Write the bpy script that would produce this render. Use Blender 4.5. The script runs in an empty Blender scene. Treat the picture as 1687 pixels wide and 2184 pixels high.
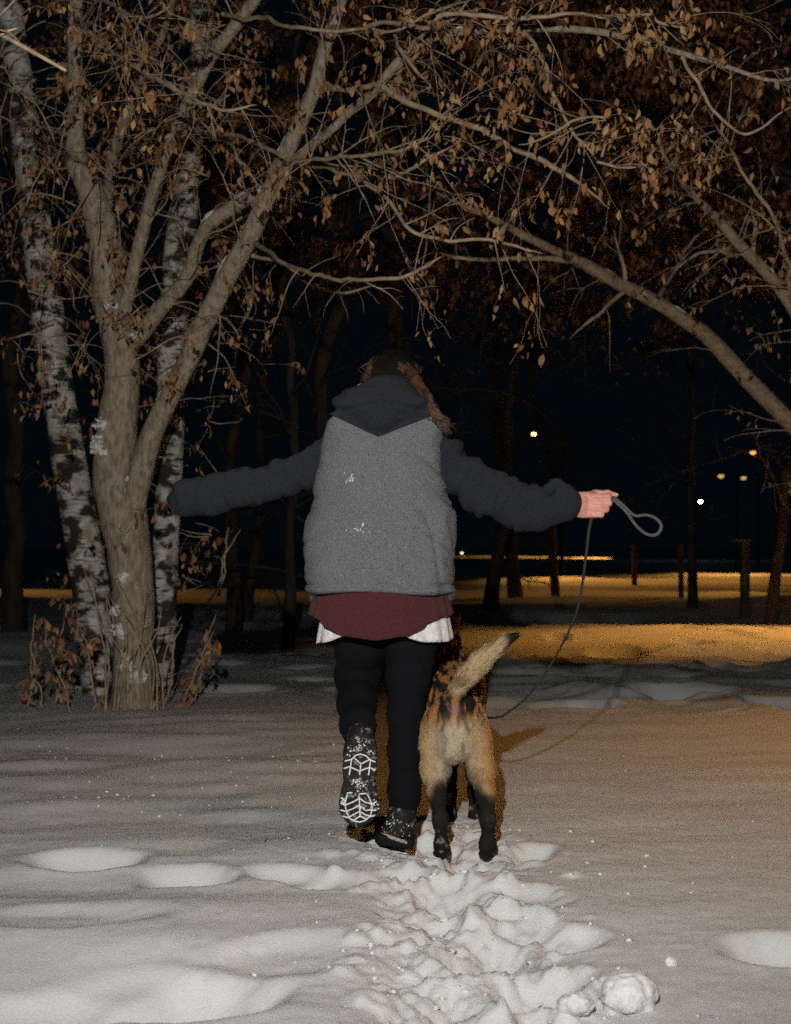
import bpy, math, random
import numpy as np
from mathutils import Vector
random.seed(11)
rng = np.random.default_rng(7)
scene = bpy.context.scene
COL = scene.collection
R = math.radians
F = 2729.0            # focal length in units of the 1687 x 2183 layout grid
EYE = 1.0             # camera height

# ------------------------------------------------------------------ camera, world, lights, exposure
cam_d = bpy.data.cameras.new('camera')
cam = bpy.data.objects.new('camera', cam_d)
COL.objects.link(cam)
cam.location = (0, 0, EYE)
cam.rotation_euler = (R(90), 0, 0)
cam_d.sensor_fit = 'VERTICAL'
cam_d.sensor_height = 36.0
cam_d.lens = 45.0
cam_d.shift_y = 73.5 / 2183
cam_d.clip_start = 0.05
cam_d.clip_end = 1000
cam_d.dof.use_dof = True
cam_d.dof.focus_distance = 4.3
cam_d.dof.aperture_fstop = 4.0
scene.camera = cam

world = bpy.data.worlds.new('World')
scene.world = world
world.use_nodes = True
wn = world.node_tree
bg = wn.nodes['Background']
bg.inputs['Color'].default_value = (0.18, 0.50, 0.85, 1)
bg.inputs['Strength'].default_value = 0.0034

scene.view_settings.view_transform = 'Standard'
scene.view_settings.look = 'None'
scene.view_settings.exposure = 0.0
scene.view_settings.gamma = 1.0
scene.view_settings.use_curve_mapping = False
scene.cycles.use_denoising = False
scene.cycles.filter_width = 1.6
scene.cycles.use_adaptive_sampling = True
scene.cycles.adaptive_threshold = 0.09
scene.cycles.adaptive_min_samples = 24
scene.cycles.max_bounces = 6
scene.cycles.diffuse_bounces = 2
scene.cycles.sample_clamp_indirect = 2.0


def lamp(name, kind, loc, power, color, target=None, size=0.05, cone=120, blend=0.6):
    d = bpy.data.lights.new(name, kind)
    d.energy = power
    d.color = color
    d.shadow_soft_size = size
    if kind == 'SPOT':
        d.spot_size = R(cone)
        d.spot_blend = blend
    o = bpy.data.objects.new(name, d)
    COL.objects.link(o)
    o.location = loc
    if target is not None:
        o.rotation_euler = (Vector(target) - Vector(loc)).to_track_quat('-Z', 'Y').to_euler()
    return o


# the photographer's hand-held flash, held up to the left of the lens
FLASH = (-0.2, 0.0, 1.7)
lamp('flash', 'SPOT', FLASH, 770, (1.0, 0.965, 0.90), target=(-0.1, 6, 2.9), size=0.025, cone=120, blend=0.8)
SODIUM = (1.0, 0.43, 0.08)


# ------------------------------------------------------------------ helpers
def P(px, py, y):
    return np.array(((px - 843.5) * y / F, y, EYE - (py - 1165.0) * y / F))


def PR(px, py, r, y):
    p = P(px, py, y)
    return np.array((p[0], p[1], p[2], r * y / F))


def link(name, me, mat=None, parent=None, label=None, cat=None, group=None, kind=None):
    o = bpy.data.objects.new(name, me)
    COL.objects.link(o)
    if mat is not None and me is not None:
        for m in (mat if isinstance(mat, (list, tuple)) else [mat]):
            if m.name not in me.materials:
                me.materials.append(m)
    if parent is not None:
        o.parent = parent
    for k, v in (('label', label), ('category', cat), ('group', group), ('kind', kind)):
        if v:
            o[k] = v
    return o


def mesh(name, v, f, smooth=True, colors=None):
    me = bpy.data.meshes.new(name)
    v = np.asarray(v, dtype=np.float32)
    if isinstance(f, np.ndarray) and f.ndim == 2:
        me.vertices.add(len(v))
        me.vertices.foreach_set('co', v.ravel())
        n, k = f.shape
        me.loops.add(n * k)
        me.loops.foreach_set('vertex_index', f.astype(np.int32).ravel())
        me.polygons.add(n)
        me.polygons.foreach_set('loop_start', np.arange(0, n * k, k, dtype=np.int32))
        me.update(calc_edges=True)
        me.validate()
    else:
        me.from_pydata([tuple(map(float, a)) for a in v], [], [tuple(int(i) for i in q) for q in f])
    if smooth and len(me.polygons):
        me.polygons.foreach_set('use_smooth', np.ones(len(me.polygons), dtype=bool))
    if colors is not None:
        a = me.color_attributes.new('tint', 'FLOAT_COLOR', 'POINT')
        c = np.ones((len(v), 4), dtype=np.float32)
        c[:, :3] = colors
        a.data.foreach_set('color', c.ravel())
    me.update()
    return me


def empty(name, loc, label, cat, group=None):
    o = bpy.data.objects.new(name, None)
    o.empty_display_size = 0.1
    COL.objects.link(o)
    o['label'] = label
    o['category'] = cat
    if group:
        o['group'] = group
    return o      # at the origin: children keep world coordinates


def hsh(i, j, k):
    n = (i * 374761393 + j * 668265263 + k * 1440662683) & 0x7fffffff
    n = ((n ^ (n >> 13)) * 1274126177) & 0x7fffffff
    return ((n ^ (n >> 16)) & 0xffff) / 32767.5 - 1.0


def vnoise(p):
    p = np.asarray(p, dtype=np.float64)
    i = np.floor(p).astype(np.int64)
    f = p - i
    u = f * f * (3 - 2 * f)
    out = 0
    for a in (0, 1):
        wa = u[:, 0] if a else 1 - u[:, 0]
        for b in (0, 1):
            wb = u[:, 1] if b else 1 - u[:, 1]
            for c in (0, 1):
                wc = u[:, 2] if c else 1 - u[:, 2]
                out = out + wa * wb * wc * hsh(i[:, 0] + a, i[:, 1] + b, i[:, 2] + c)
    return out


def fbm(p, o=3, g=0.5):
    s, a, t = 0, 1.0, 0.0
    p = np.asarray(p, dtype=np.float64)
    for k in range(o):
        s = s + a * vnoise(p * (2.03 ** k) + 17.3 * k)
        t += a
        a *= g
    return s / t


def n2(x, y, fx, fy=None, seed=0.0, o=3, g=0.5):
    fy = fx if fy is None else fy
    return fbm(np.stack([np.ravel(x) * fx, np.ravel(y) * fy, np.full(np.size(x), seed)], 1), o, g).reshape(np.shape(x))


def sstep(a, b, x):
    t = np.clip((x - a) / (b - a), 0, 1)
    return t * t * (3 - 2 * t)


def smin(a, b, k):
    h = np.maximum(k - np.abs(a - b), 0) / k
    return np.minimum(a, b) - h * h * k * 0.25


def cone(p, a, b):
    """distance to a tapered capsule; a, b = (x, y, z, r)"""
    A, B = np.array(a[:3]), np.array(b[:3])
    d = B - A
    t = np.clip((p - A) @ d / max(d @ d, 1e-9), 0, 1)
    return np.linalg.norm(p - A - t[:, None] * d, axis=1) - (a[3] + (b[3] - a[3]) * t)


def chain(p, pts, k=0.02):
    d = None
    for a, b in zip(pts[:-1], pts[1:]):
        e = cone(p, a, b)
        d = e if d is None else smin(d, e, k)
    return d


def ellip(p, c, r):
    q = (p - np.array(c)) / np.array(r)
    k0 = np.linalg.norm(q, axis=1)
    k1 = np.linalg.norm(q / np.array(r), axis=1)
    return k0 * (k0 - 1.0) / np.maximum(k1, 1e-6)


def sdf_mesh(f, lo, hi, h):
    """surface nets over the blocks of a grid that the surface passes through"""
    B = 8
    lo = np.array(lo, float)
    nb = np.ceil((np.array(hi) - lo) / (h * B)).astype(int)
    bi = np.stack(np.meshgrid(*[np.arange(n) for n in nb], indexing='ij'), -1).reshape(-1, 3)
    cen = lo + (bi + 0.5) * B * h
    act = bi[np.abs(f(cen)) < B * h * 1.35 + 0.01]
    N = nb * B + 2
    loc = np.stack(np.meshgrid(*[np.arange(9)] * 3, indexing='ij'), -1).reshape(-1, 3)
    cl = np.stack(np.meshgrid(*[np.arange(8)] * 3, indexing='ij'), -1).reshape(-1, 3)
    co = np.array([(a, b, c) for a in (0, 1) for b in (0, 1) for c in (0, 1)])
    ed = [(i, j) for i in range(8) for j in range(i + 1, 8) if np.abs(co[i] - co[j]).sum() == 1]
    ids, pos, sg = [], [], []
    for s in range(0, len(act), 500):
        blk = act[s:s + 500]
        g = blk[:, None, :] * B + loc[None]
        v = f((lo + g * h).reshape(-1, 3)).reshape(len(blk), 9, 9, 9)
        cv = np.stack([v[:, a:a + 8, b:b + 8, c:c + 8] for a, b, c in co], -1).reshape(-1, 8)
        gi = (blk[:, None, :] * B + cl[None]).reshape(-1, 3)
        neg = cv < 0
        m = neg.any(1) & ~neg.all(1)
        cv, gi, neg = cv[m], gi[m], neg[m]
        acc = np.zeros((len(cv), 3))
        cnt = np.zeros(len(cv))
        for i, j in ed:
            x = neg[:, i] != neg[:, j]
            t = np.where(x, cv[:, i] / np.where(x, cv[:, i] - cv[:, j], 1), 0)
            acc += np.where(x[:, None], co[i] + t[:, None] * (co[j] - co[i]), 0)
            cnt += x
        ids.append((gi[:, 0] * N[1] + gi[:, 1]) * N[2] + gi[:, 2])
        pos.append(lo + (gi + acc / cnt[:, None]) * h)
        sg.append(neg[:, [0, 4, 2, 1]])
    ids, pos, sg = np.concatenate(ids), np.concatenate(pos), np.concatenate(sg)
    o = np.argsort(ids)
    ids, pos, sg = ids[o], pos[o], sg[o]
    st = (N[1] * N[2], N[2], 1)
    faces = []
    for ax in range(3):
        m = sg[:, 0] != sg[:, 1 + ax]
        c = ids[m]
        u, w = st[(ax + 1) % 3], st[(ax + 2) % 3]
        q = np.stack([c, c - u, c - u - w, c - w], 1)
        k = np.clip(np.searchsorted(ids, q), 0, len(ids) - 1)
        good = (ids[k] == q).all(1)
        k, fl = k[good], sg[m][good][:, 0]
        faces.append(np.where(fl[:, None], k, k[:, ::-1]))
    return pos, np.concatenate(faces)


def smooth_line(pts, per=6):
    """Catmull-Rom through rows of (x, y, z, r)"""
    p = np.asarray(pts, float)
    if len(p) < 3:
        t = np.linspace(0, 1, per + 1)[:, None]
        return p[0] * (1 - t) + p[-1] * t
    q = np.vstack([2 * p[0] - p[1], p, 2 * p[-1] - p[-2]])
    out = []
    for i in range(len(p) - 1):
        a, b, c, d = q[i:i + 4]
        t = np.linspace(0, 1, per, endpoint=False)[:, None]
        out.append(0.5 * (2 * b + (c - a) * t + (2 * a - 5 * b + 4 * c - d) * t ** 2 + (3 * b - a - 3 * c + d) * t ** 3))
    out.append(p[-1:])
    out = np.vstack(out)
    out[:, 3] = np.maximum(out[:, 3], 0.0008)
    return out


class Tubes:
    def __init__(self):
        self.v, self.f, self.n = [], [], 0

    def add(self, line, k=6, rough=0.0):
        line = np.asarray(line, float)
        n = len(line)
        c, r = line[:, :3], line[:, 3]
        t = np.gradient(c, axis=0)
        t /= np.linalg.norm(t, axis=1)[:, None] + 1e-9
        ref = np.array((0.0, 1.0, 0.0)) if abs(t[:, 1]).mean() < 0.8 else np.array((1.0, 0, 0))
        a = np.cross(t, ref)
        a /= np.linalg.norm(a, axis=1)[:, None] + 1e-9
        b = np.cross(t, a)
        th = np.linspace(0, 2 * math.pi, k, endpoint=False)
        rr = r[:, None] * np.ones(k)
        if rough:
            q = np.stack([np.cos(th)[None] * 2.2 + 0 * rr, np.sin(th)[None] * 2.2 + 0 * rr, np.arange(n)[:, None] * 0.35 + 0 * rr], -1).reshape(-1, 3)
            rr = rr * (1 + rough * fbm(q + c[0].sum() * 7, 3).reshape(n, k))
        ring = c[:, None, :] + rr[..., None] * (np.cos(th)[None, :, None] * a[:, None, :] + np.sin(th)[None, :, None] * b[:, None, :])
        self.v.append(ring.reshape(-1, 3))
        i = np.arange(n - 1)[:, None] * k + np.arange(k)[None]
        j = np.arange(n - 1)[:, None] * k + (np.arange(k)[None] + 1) % k
        q = np.stack([i, j, j + k, i + k], -1).reshape(-1, 4) + self.n
        self.f.extend(q.tolist())
        self.f.append([self.n + x for x in range(k)])
        self.f.append([self.n + (n - 1) * k + x for x in reversed(range(k))])
        self.n += n * k

    def mesh(self, name):
        return mesh(name, np.vstack(self.v), self.f)


def box_mesh(name, lo, hi, bev=0.01):
    import bmesh
    bm = bmesh.new()
    bmesh.ops.create_cube(bm, size=1)
    lo, hi = np.array(lo), np.array(hi)
    for v in bm.verts:
        v.co = Vector(lo + (np.array(v.co) + 0.5) * (hi - lo))
    if bev:
        bmesh.ops.bevel(bm, geom=bm.edges[:], offset=bev, segments=2, affect='EDGES')
    me = bpy.data.meshes.new(name)
    bm.to_mesh(me)
    bm.free()
    return me


# ------------------------------------------------------------------ materials
def mat(name, col, col2=None, scale=40, rough=0.9, bump=0.0, bscale=None, spec=0.2, attr=False, sheen=0.0, detail=3.0, stretch=None, lohi=(0.35, 0.65)):
    m = bpy.data.materials.new(name)
    m.use_nodes = True
    nt = m.node_tree
    b = nt.nodes['Principled BSDF']
    b.inputs['Roughness'].default_value = rough
    b.inputs['Specular IOR Level'].default_value = spec
    b.inputs['Sheen Weight'].default_value = sheen
    b.inputs['Sheen Roughness'].default_value = 0.6
    tc = nt.nodes.new('ShaderNodeTexCoord')
    vec = tc.outputs['Object']
    if stretch:
        mp = nt.nodes.new('ShaderNodeMapping')
        mp.inputs['Scale'].default_value = stretch
        nt.links.new(vec, mp.inputs['Vector'])
        vec = mp.outputs['Vector']
    no = nt.nodes.new('ShaderNodeTexNoise')
    no.inputs['Scale'].default_value = scale
    no.inputs['Detail'].default_value = detail
    nt.links.new(vec, no.inputs['Vector'])
    if attr:
        at = nt.nodes.new('ShaderNodeAttribute')
        at.attribute_name = 'tint'
        mx = nt.nodes.new('ShaderNodeMix')
        mx.data_type = 'RGBA'
        mx.blend_type = 'MULTIPLY'
        mx.inputs['Factor'].default_value = 1.0
        rp = nt.nodes.new('ShaderNodeValToRGB')
        rp.color_ramp.elements[0].position, rp.color_ramp.elements[1].position = 0.3, 0.7
        rp.color_ramp.elements[0].color = (0.6, 0.6, 0.6, 1)
        nt.links.new(no.outputs['Fac'], rp.inputs['Fac'])
        nt.links.new(at.outputs['Color'], mx.inputs['A'])
        nt.links.new(rp.outputs['Color'], mx.inputs['B'])
        nt.links.new(mx.outputs['Result'], b.inputs['Base Color'])
    else:
        rp = nt.nodes.new('ShaderNodeValToRGB')
        rp.color_ramp.elements[0].position, rp.color_ramp.elements[1].position = lohi
        rp.color_ramp.elements[0].color = (*(col2 or [c * 0.7 for c in col]), 1)
        rp.color_ramp.elements[1].color = (*col, 1)
        nt.links.new(no.outputs['Fac'], rp.inputs['Fac'])
        nt.links.new(rp.outputs['Color'], b.inputs['Base Color'])
    if bump:
        n3 = nt.nodes.new('ShaderNodeTexNoise')
        n3.inputs['Scale'].default_value = bscale or scale * 2
        n3.inputs['Detail'].default_value = 4
        nt.links.new(vec, n3.inputs['Vector'])
        bp = nt.nodes.new('ShaderNodeBump')
        bp.inputs['Strength'].default_value = bump
        bp.inputs['Distance'].default_value = 0.01
        nt.links.new(n3.outputs['Fac'], bp.inputs['Height'])
        nt.links.new(bp.outputs['Normal'], b.inputs['Normal'])
    return m


def birch_mat():
    m = bpy.data.materials.new('birch_bark')
    m.use_nodes = True
    nt = m.node_tree
    b = nt.nodes['Principled BSDF']
    b.inputs['Roughness'].default_value = 0.85
    b.inputs['Specular IOR Level'].default_value = 0.2
    tc = nt.nodes.new('ShaderNodeTexCoord')

    def noise(sc, scale, det):
        mp = nt.nodes.new('ShaderNodeMapping')
        mp.inputs['Scale'].default_value = sc
        nt.links.new(tc.outputs['Object'], mp.inputs['Vector'])
        n = nt.nodes.new('ShaderNodeTexNoise')
        n.inputs['Scale'].default_value = scale
        n.inputs['Detail'].default_value = det
        nt.links.new(mp.outputs['Vector'], n.inputs['Vector'])
        return n.outputs['Fac']

    def ramp(fac, p0, p1, c0=(0, 0, 0, 1), c1=(1, 1, 1, 1)):
        r = nt.nodes.new('ShaderNodeValToRGB')
        r.color_ramp.elements[0].position, r.color_ramp.elements[1].position = p0, p1
        r.color_ramp.elements[0].color, r.color_ramp.elements[1].color = c0, c1
        nt.links.new(fac, r.inputs['Fac'])
        return r.outputs['Color']
    base = ramp(noise((1, 1, 1), 14, 5), 0.3, 0.75, (0.30, 0.28, 0.24, 1), (0.74, 0.72, 0.66, 1))
    patch = ramp(noise((1, 1, 1.6), 6.5, 6), 0.47, 0.56)          # big black scars
    lent = ramp(noise((1, 1, 6), 9, 4), 0.56, 0.64)               # thin horizontal lenticels
    for fac, dark in ((patch, (0.035, 0.03, 0.026, 1)), (lent, (0.05, 0.042, 0.036, 1))):
        mx = nt.nodes.new('ShaderNodeMix')
        mx.data_type = 'RGBA'
        nt.links.new(fac, mx.inputs['Factor'])
        nt.links.new(base, mx.inputs['A'])
        mx.inputs['B'].default_value = dark
        base = mx.outputs['Result']
    nt.links.new(base, b.inputs['Base Color'])
    bp = nt.nodes.new('ShaderNodeBump')
    bp.inputs['Strength'].default_value = 0.5
    bp.inputs['Distance'].default_value = 0.02
    nt.links.new(noise((1, 1, 2), 25, 5), bp.inputs['Height'])
    nt.links.new(bp.outputs['Normal'], b.inputs['Normal'])
    return m


def emit(name, col, s):
    m = bpy.data.materials.new(name)
    m.use_nodes = True
    b = m.node_tree.nodes['Principled BSDF']
    b.inputs['Base Color'].default_value = (0.5, 0.5, 0.5, 1)
    b.inputs['Emission Color'].default_value = (*col, 1)
    b.inputs['Emission Strength'].default_value = s
    return m


M_SNOW = mat('snow', (0.66, 0.67, 0.67), (0.53, 0.54, 0.545), 260, 0.75, 0.34, 170, 0.25, lohi=(0.3, 0.7))
M_CLUMP = mat('packed_snow', (0.74, 0.745, 0.75), (0.62, 0.62, 0.63), 120, 0.7, 0.5, 90, 0.25)
M_BARK = mat('grey_brown_bark', (0.40, 0.325, 0.25), (0.17, 0.135, 0.10), 42, 0.95, 0.9, 60, 0.1, stretch=(1, 1, 0.35), detail=6, lohi=(0.3, 0.62))
M_TWIG = mat('twig_bark', (0.45, 0.35, 0.24), (0.27, 0.20, 0.135), 20, 0.9, 0.0, None, 0.15)
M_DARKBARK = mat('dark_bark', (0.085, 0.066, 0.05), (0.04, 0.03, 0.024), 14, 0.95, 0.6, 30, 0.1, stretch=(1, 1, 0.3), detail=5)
M_BIRCH = birch_mat()
M_LEAF = mat('dry_leaf', (1, 1, 1), None, 70, 0.7, 0.3, 120, 0.2, attr=True)
M_FLEECE = mat('grey_fleece', (0.204, 0.209, 0.228), (0.076, 0.079, 0.089), 330, 1.0, 0.7, 420, 0.05, sheen=0.05, detail=2)
M_CHAR = mat('charcoal_fleece', (0.027, 0.031, 0.041), (0.009, 0.011, 0.016), 330, 1.0, 0.7, 420, 0.05, sheen=0.04, detail=2)
M_LINING = mat('pale_lining', (0.5, 0.4, 0.36), None, 90)
M_SKIRT = mat('burgundy_wool', (0.098, 0.024, 0.027), (0.045, 0.011, 0.013), 300, 0.95, 0.6, 380, 0.1, sheen=0.05)
M_WHITE = mat('white_cotton', (0.72, 0.70, 0.70), (0.55, 0.53, 0.54), 60, 0.9, 0.5, 70, 0.1)
M_TIGHTS = mat('black_knit', (0.0065, 0.0075, 0.010), (0.0035, 0.004, 0.0055), 380, 0.85, 0.5, 420, 0.12)
M_SHOE = mat('black_rubber', (0.007, 0.007, 0.0085), (0.004, 0.004, 0.005), 90, 0.7, 0.3, 150, 0.15)
M_SHOESNOW = mat('snow_dusted_shoe', (0.26, 0.25, 0.24), (0.007, 0.007, 0.008), 60, 0.75, 0.5, 120, 0.3, detail=6, lohi=(0.56, 0.70))
M_STRIPE = mat('beige_band', (0.45, 0.36, 0.27), (0.25, 0.2, 0.15), 90)
M_SKIN = mat('skin', (0.60, 0.30, 0.245), (0.50, 0.20, 0.16), 55, 0.55, 0.25, 200, 0.35)
M_HAIR = mat('brown_hair', (0.12, 0.056, 0.032), (0.03, 0.015, 0.010), 40, 0.5, 0.0, None, 0.5)
M_DARKHAIR = mat('dark_hair', (0.009, 0.006, 0.005), (0.004, 0.003, 0.003), 60, 0.8, 0.4, 120, 0.08)
M_COAT = mat('dog_coat', (1, 1, 1), None, 160, 0.8, 0.5, 200, 0.2, attr=True)
M_ROPE = mat('grey_rope', (0.17, 0.17, 0.16), (0.07, 0.07, 0.066), 380, 0.9, 0.8, 500, 0.2)
M_ROPE_SHADED = mat('shaded_rope', (0.06, 0.06, 0.058), (0.028, 0.028, 0.028), 300, 0.9, 0.6, 500, 0.1)  # darker copy of the grey rope: shade put into the colour
M_POST = mat('weathered_wood', (0.16, 0.115, 0.075), (0.08, 0.055, 0.035), 14, 0.9, 0.5, 40, 0.2, stretch=(1, 1, 0.2))
M_METAL = mat('dark_pole_paint', (0.02, 0.021, 0.02), None, 20, 0.6)
M_LAMP = emit('sodium_lens', (1.0, 0.55, 0.12), 14)
M_LAMPW = emit('white_lens', (0.85, 1.0, 0.85), 40)
M_LAMPD = emit('dim_orange_lens', (1.0, 0.42, 0.12), 1.4)
M_LAMPF = emit('added_faint_orange_lens', (1.0, 0.5, 0.15), 0.12)
M_LAMPG = emit('greenish_lens', (0.7, 0.95, 0.4), 3)
M_LAMPY = emit('dim_yellow_lens', (1.0, 0.62, 0.18), 0.7)

# ------------------------------------------------------------------ snow ground
FOOT = []     # (x, y, rx, ry, depth, angle)
for px, py, w, hgt, dep, ang in [
        (185, 1842, 0.17, 0.10, 0.060, 0.05), (405, 1874, 0.13, 0.10, 0.060, -0.1), (615, 1868, 0.13, 0.085, 0.045, -0.3), (700, 1880, 0.12, 0.08, 0.035, 0.2),
        (430, 2125, 0.17, 0.14, 0.075, 0.3), (300, 2110, 0.20, 0.12, 0.035, 0.2), (1665, 2030, 0.13, 0.10, 0.070, 0.0), (150, 1965, 0.22, 0.12, 0.03, 0.1),
        (620, 2040, 0.20, 0.12, 0.03, 0.4), (60, 2150, 0.25, 0.12, 0.04, 0.2), (1150, 2095, 0.12, 0.10, 0.07, 0.3)]:
    y = F / (py - 1165.0)
    FOOT.append(((px - 843.5) * y / F, y, w, hgt, dep, ang))
TRAIL = []    # trodden prints along the track
for k in range(21):
    y = 2.3 + k * 0.11 + rng.uniform(-0.12, 0.12)
    cx = 0.20 - 0.03 * (y - 2.7) + rng.normal(0, 0.13)
    TRAIL.append((cx, y, rng.uniform(0.05, 0.11), rng.uniform(0.07, 0.15), rng.uniform(0.025, 0.07), rng.uniform(-1.2, 1.2)))
CLOD = []     # broken crust thrown up along the track
for k in range(300):
    y = rng.uniform(2.3, 4.5)
    rr_ = rng.uniform(0.010, 0.034) * (1 if k % 6 else 1.9)
    CLOD.append((0.20 - 0.03 * (y - 2.7) + rng.normal(0, 0.17), y, rr_ * rng.uniform(0.7, 1.4), rr_, -rng.uniform(0.25, 0.55) * rr_, rng.uniform(-1.5, 1.5)))
MID = []      # old prints in the middle distance
for k in range(190):
    y = rng.uniform(7.8, 24) ** 1.0
    x = rng.uniform(-0.40, 0.42) * y
    if y < 9 and x < 0.3:
        continue
    MID.append((x, y, rng.uniform(0.12, 0.34), rng.uniform(0.12, 0.28), rng.uniform(0.03, 0.11), rng.uniform(-1, 1)))

for k in range(34):
    y = rng.uniform(8.0, 12.6)
    MID.append((rng.uniform(0.07, 0.34) * y, y, rng.uniform(0.18, 0.5), rng.uniform(0.25, 0.4), rng.uniform(0.02, 0.04), rng.uniform(-0.3, 0.3)))


def H(x, y):
    x, y = np.asarray(x, float), np.asarray(y, float)
    sh = x.shape
    x, y = x.ravel(), y.ravel()
    near = 1 - sstep(6.8, 8.8, y)
    left = sstep(0.25, -0.5, x)
    z = np.zeros_like(x)
    # wind-blown waves, stronger on the left of the track
    d = n2(x + 0.35 * y, y - 0.25 * x, 0.75, 1.7, 3.0, 3)
    z += (0.022 + 0.044 * left) * d * (near * 0.9 + 0.1)
    z += 0.006 * n2(x, y, 3.0, 5.0, 8.0, 2) * near
    z += 0.0022 * n2(x, y, 30.0, 30.0, 9.0, 2) * sstep(9, 5, y)
    # the near bank falls away, then rolling snow
    z += -0.07 * sstep(7.3, 10.5, y + 0.5 * n2(x, y, 0.8, 0.5, 70.0, 2))
    far = sstep(7.6, 10.0, y)
    z += far * (0.05 * n2(x, y, 0.5, 0.8, 20.0, 2) + 0.05 * n2(x, y, 0.16, 0.22, 5.0, 2))
    z += 0.13 * n2(x, y, 0.25, 1.0, 90.0, 3) * sstep(10.5, 13.0, y) * sstep(60, 40, y)
    z += 0.35 * n2(x, y, 0.03, 0.03, 40.0, 2) * sstep(30, 80, y)
    # trodden track
    cx = 0.20 - 0.03 * (y - 2.7)
    tm = np.exp(-((x - cx) / (0.22 + 0.05 * sstep(3.6, 2.6, y))) ** 4) * sstep(5.0, 4.3, y)
    z -= 0.035 * tm
    rid = 1 - np.abs(n2(x, y, 7.0, 7.0, 31.0, 3))
    rid2 = 1 - np.abs(n2(x + 0.05 * n2(x, y, 6, 6, 50.0, 2), y, 13.0, 19.0, 32.0, 3))
    z += tm * (0.020 * (1 - np.abs(n2(x, y, 4.5, 5.5, 77.0, 2)) - 0.7) + 0.012 * (rid - 0.7) + 0.012 * n2(x, y, 55, 60, 78.0, 2) + 0.012 * (rid2 - 0.7) + 0.016 * n2(x, y, 30, 34, 33.0, 3) + 0.060 * n2(x, y, 2.6, 3.1, 35.0, 3))
    cz_ = np.zeros_like(z)
    for lst, rim in ((FOOT, 0.10), (TRAIL, 0.12), (CLOD, 0.0), (MID, 0.2)):
        for (fx, fy, rx, ry, dp, an) in lst:
            w_ = 2.2 * max(rx, ry)
            m = (np.abs(x - fx) < w_) & (np.abs(y - fy) < w_)
            if not m.any():
                continue
            dx, dy = x[m] - fx, y[m] - fy
            c, s = math.cos(an), math.sin(an)
            u, v = (dx * c + dy * s) / rx, (-dx * s + dy * c) / ry
            r = np.sqrt(u * u + v * v)
            r = r + (0.35 * n2(x[m], y[m], 28, 28, fx, 2) if dp < 0 else (0.3 if rim == 0.12 else 0.12) * n2(x[m], y[m], 12, 12, fx, 3))
            if dp < 0:
                cz_[m] = np.maximum(cz_[m], -dp * np.exp(-(r ** 5)))
                continue
            z[m] += dp * (-np.exp(-(r ** 4)) + rim * np.exp(-((r - 1.25) / 0.28) ** 2))
    return (z + cz_).reshape(sh)


def hz(x, y):
    return float(H(np.array([x]), np.array([y]))[0])


def grow(a, b, s0, k):
    out, x, s = [], a, s0
    while x < b:
        x += s
        s *= k
        out.append(x)
    return out


def build_ground():
    xs = list(np.arange(-0.6, 1.0, 0.010))
    xr = xs + list(np.arange(1.0, 2.6, 0.022)) + grow(2.6, 160, 0.03, 1.055)
    xl = sorted([-a for a in (list(np.arange(0.61, 2.6, 0.022)) + grow(2.6, 160, 0.03, 1.055))])
    X = np.array(xl + xr)
    Y = np.array(list(-np.array(grow(0, 40, 0.2, 1.3)))[::-1] + list(np.arange(0.0, 2.2, 0.05)) + list(np.arange(2.2, 4.8, 0.0105)) + list(np.arange(4.8, 9.6, 0.03)) + grow(9.6, 420, 0.035, 1.022))
    gx, gy = np.meshgrid(X, Y, indexing='ij')
    gz = H(gx, gy)
    v = np.stack([gx.ravel(), gy.ravel(), gz.ravel()], 1)
    nx, ny = len(X), len(Y)
    i = (np.arange(nx - 1)[:, None] * ny + np.arange(ny - 1)[None]).ravel()
    f = np.stack([i, i + ny, i + ny + 1, i + 1], 1)
    link('snow_ground', mesh('snow_ground', v, f), M_SNOW, kind='structure')


build_ground()


def blob(c, r, seed, amp=0.3, h=None, flat=1.0):
    c = np.array(c, float)
    h = h or r / 9
    return sdf_mesh(lambda p: ellip(p, c, (r, r, r * flat)) + amp * r * fbm((p + seed) / r * 1.7, 3), c - r * 1.6, c + r * 1.6, h)


for px, py, rp, lab in [(1338, 2105, 62, 'biggest rough snow clump, right of the trodden track'), (1228, 2132, 36, 'smaller snow clump just left of the biggest clump'),
                        (1430, 2050, 14, 'small snow crumb standing up behind the biggest clump')]:
    y = F / (py + rp * 0.6 - 1165.0)
    r = rp * y / F
    x = (px - 843.5) * y / F
    v, f = blob((x, y, hz(x, y) + r * 0.35), r, px * 0.01, 0.30, r / 14, 0.75)
    link('snow_clump', mesh('snow_clump', v, f), M_CLUMP, label=lab, cat='snow clump', group='snow clumps beside the track')

# loose crumbs along the track and ice flecks on the crust
tv, tf, n = [], [], 0
oct_v = np.array([(1, 0, 0), (-1, 0, 0), (0, 1, 0), (0, -1, 0), (0, 0, 1), (0, 0, -1)], float)
oct_f = np.array([(0, 2, 4), (2, 1, 4), (1, 3, 4), (3, 0, 4), (2, 0, 5), (1, 2, 5), (3, 1, 5), (0, 3, 5)])
cr = []
for k in range(260):
    y = rng.uniform(2.5, 4.7)
    cr.append((0.2 + rng.normal(0, 0.27), y, abs(rng.normal(0, 0.0036)) + 0.0015))
for k in range(90):
    y = rng.uniform(3.9, 7.5)
    cr.append((rng.uniform(-2.2, 1.8) * y / 6, y, abs(rng.normal(0, 0.0028)) + 0.0018))
for k in range(46):
    py = rng.uniform(1590, 1730)
    y = F / (py - 1165)
    cr.append(((rng.uniform(60, 720) - 843) * y / F, y, rng.uniform(0.003, 0.008)))
cr = np.array(cr)
cz = H(cr[:, 0], cr[:, 1])
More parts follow.
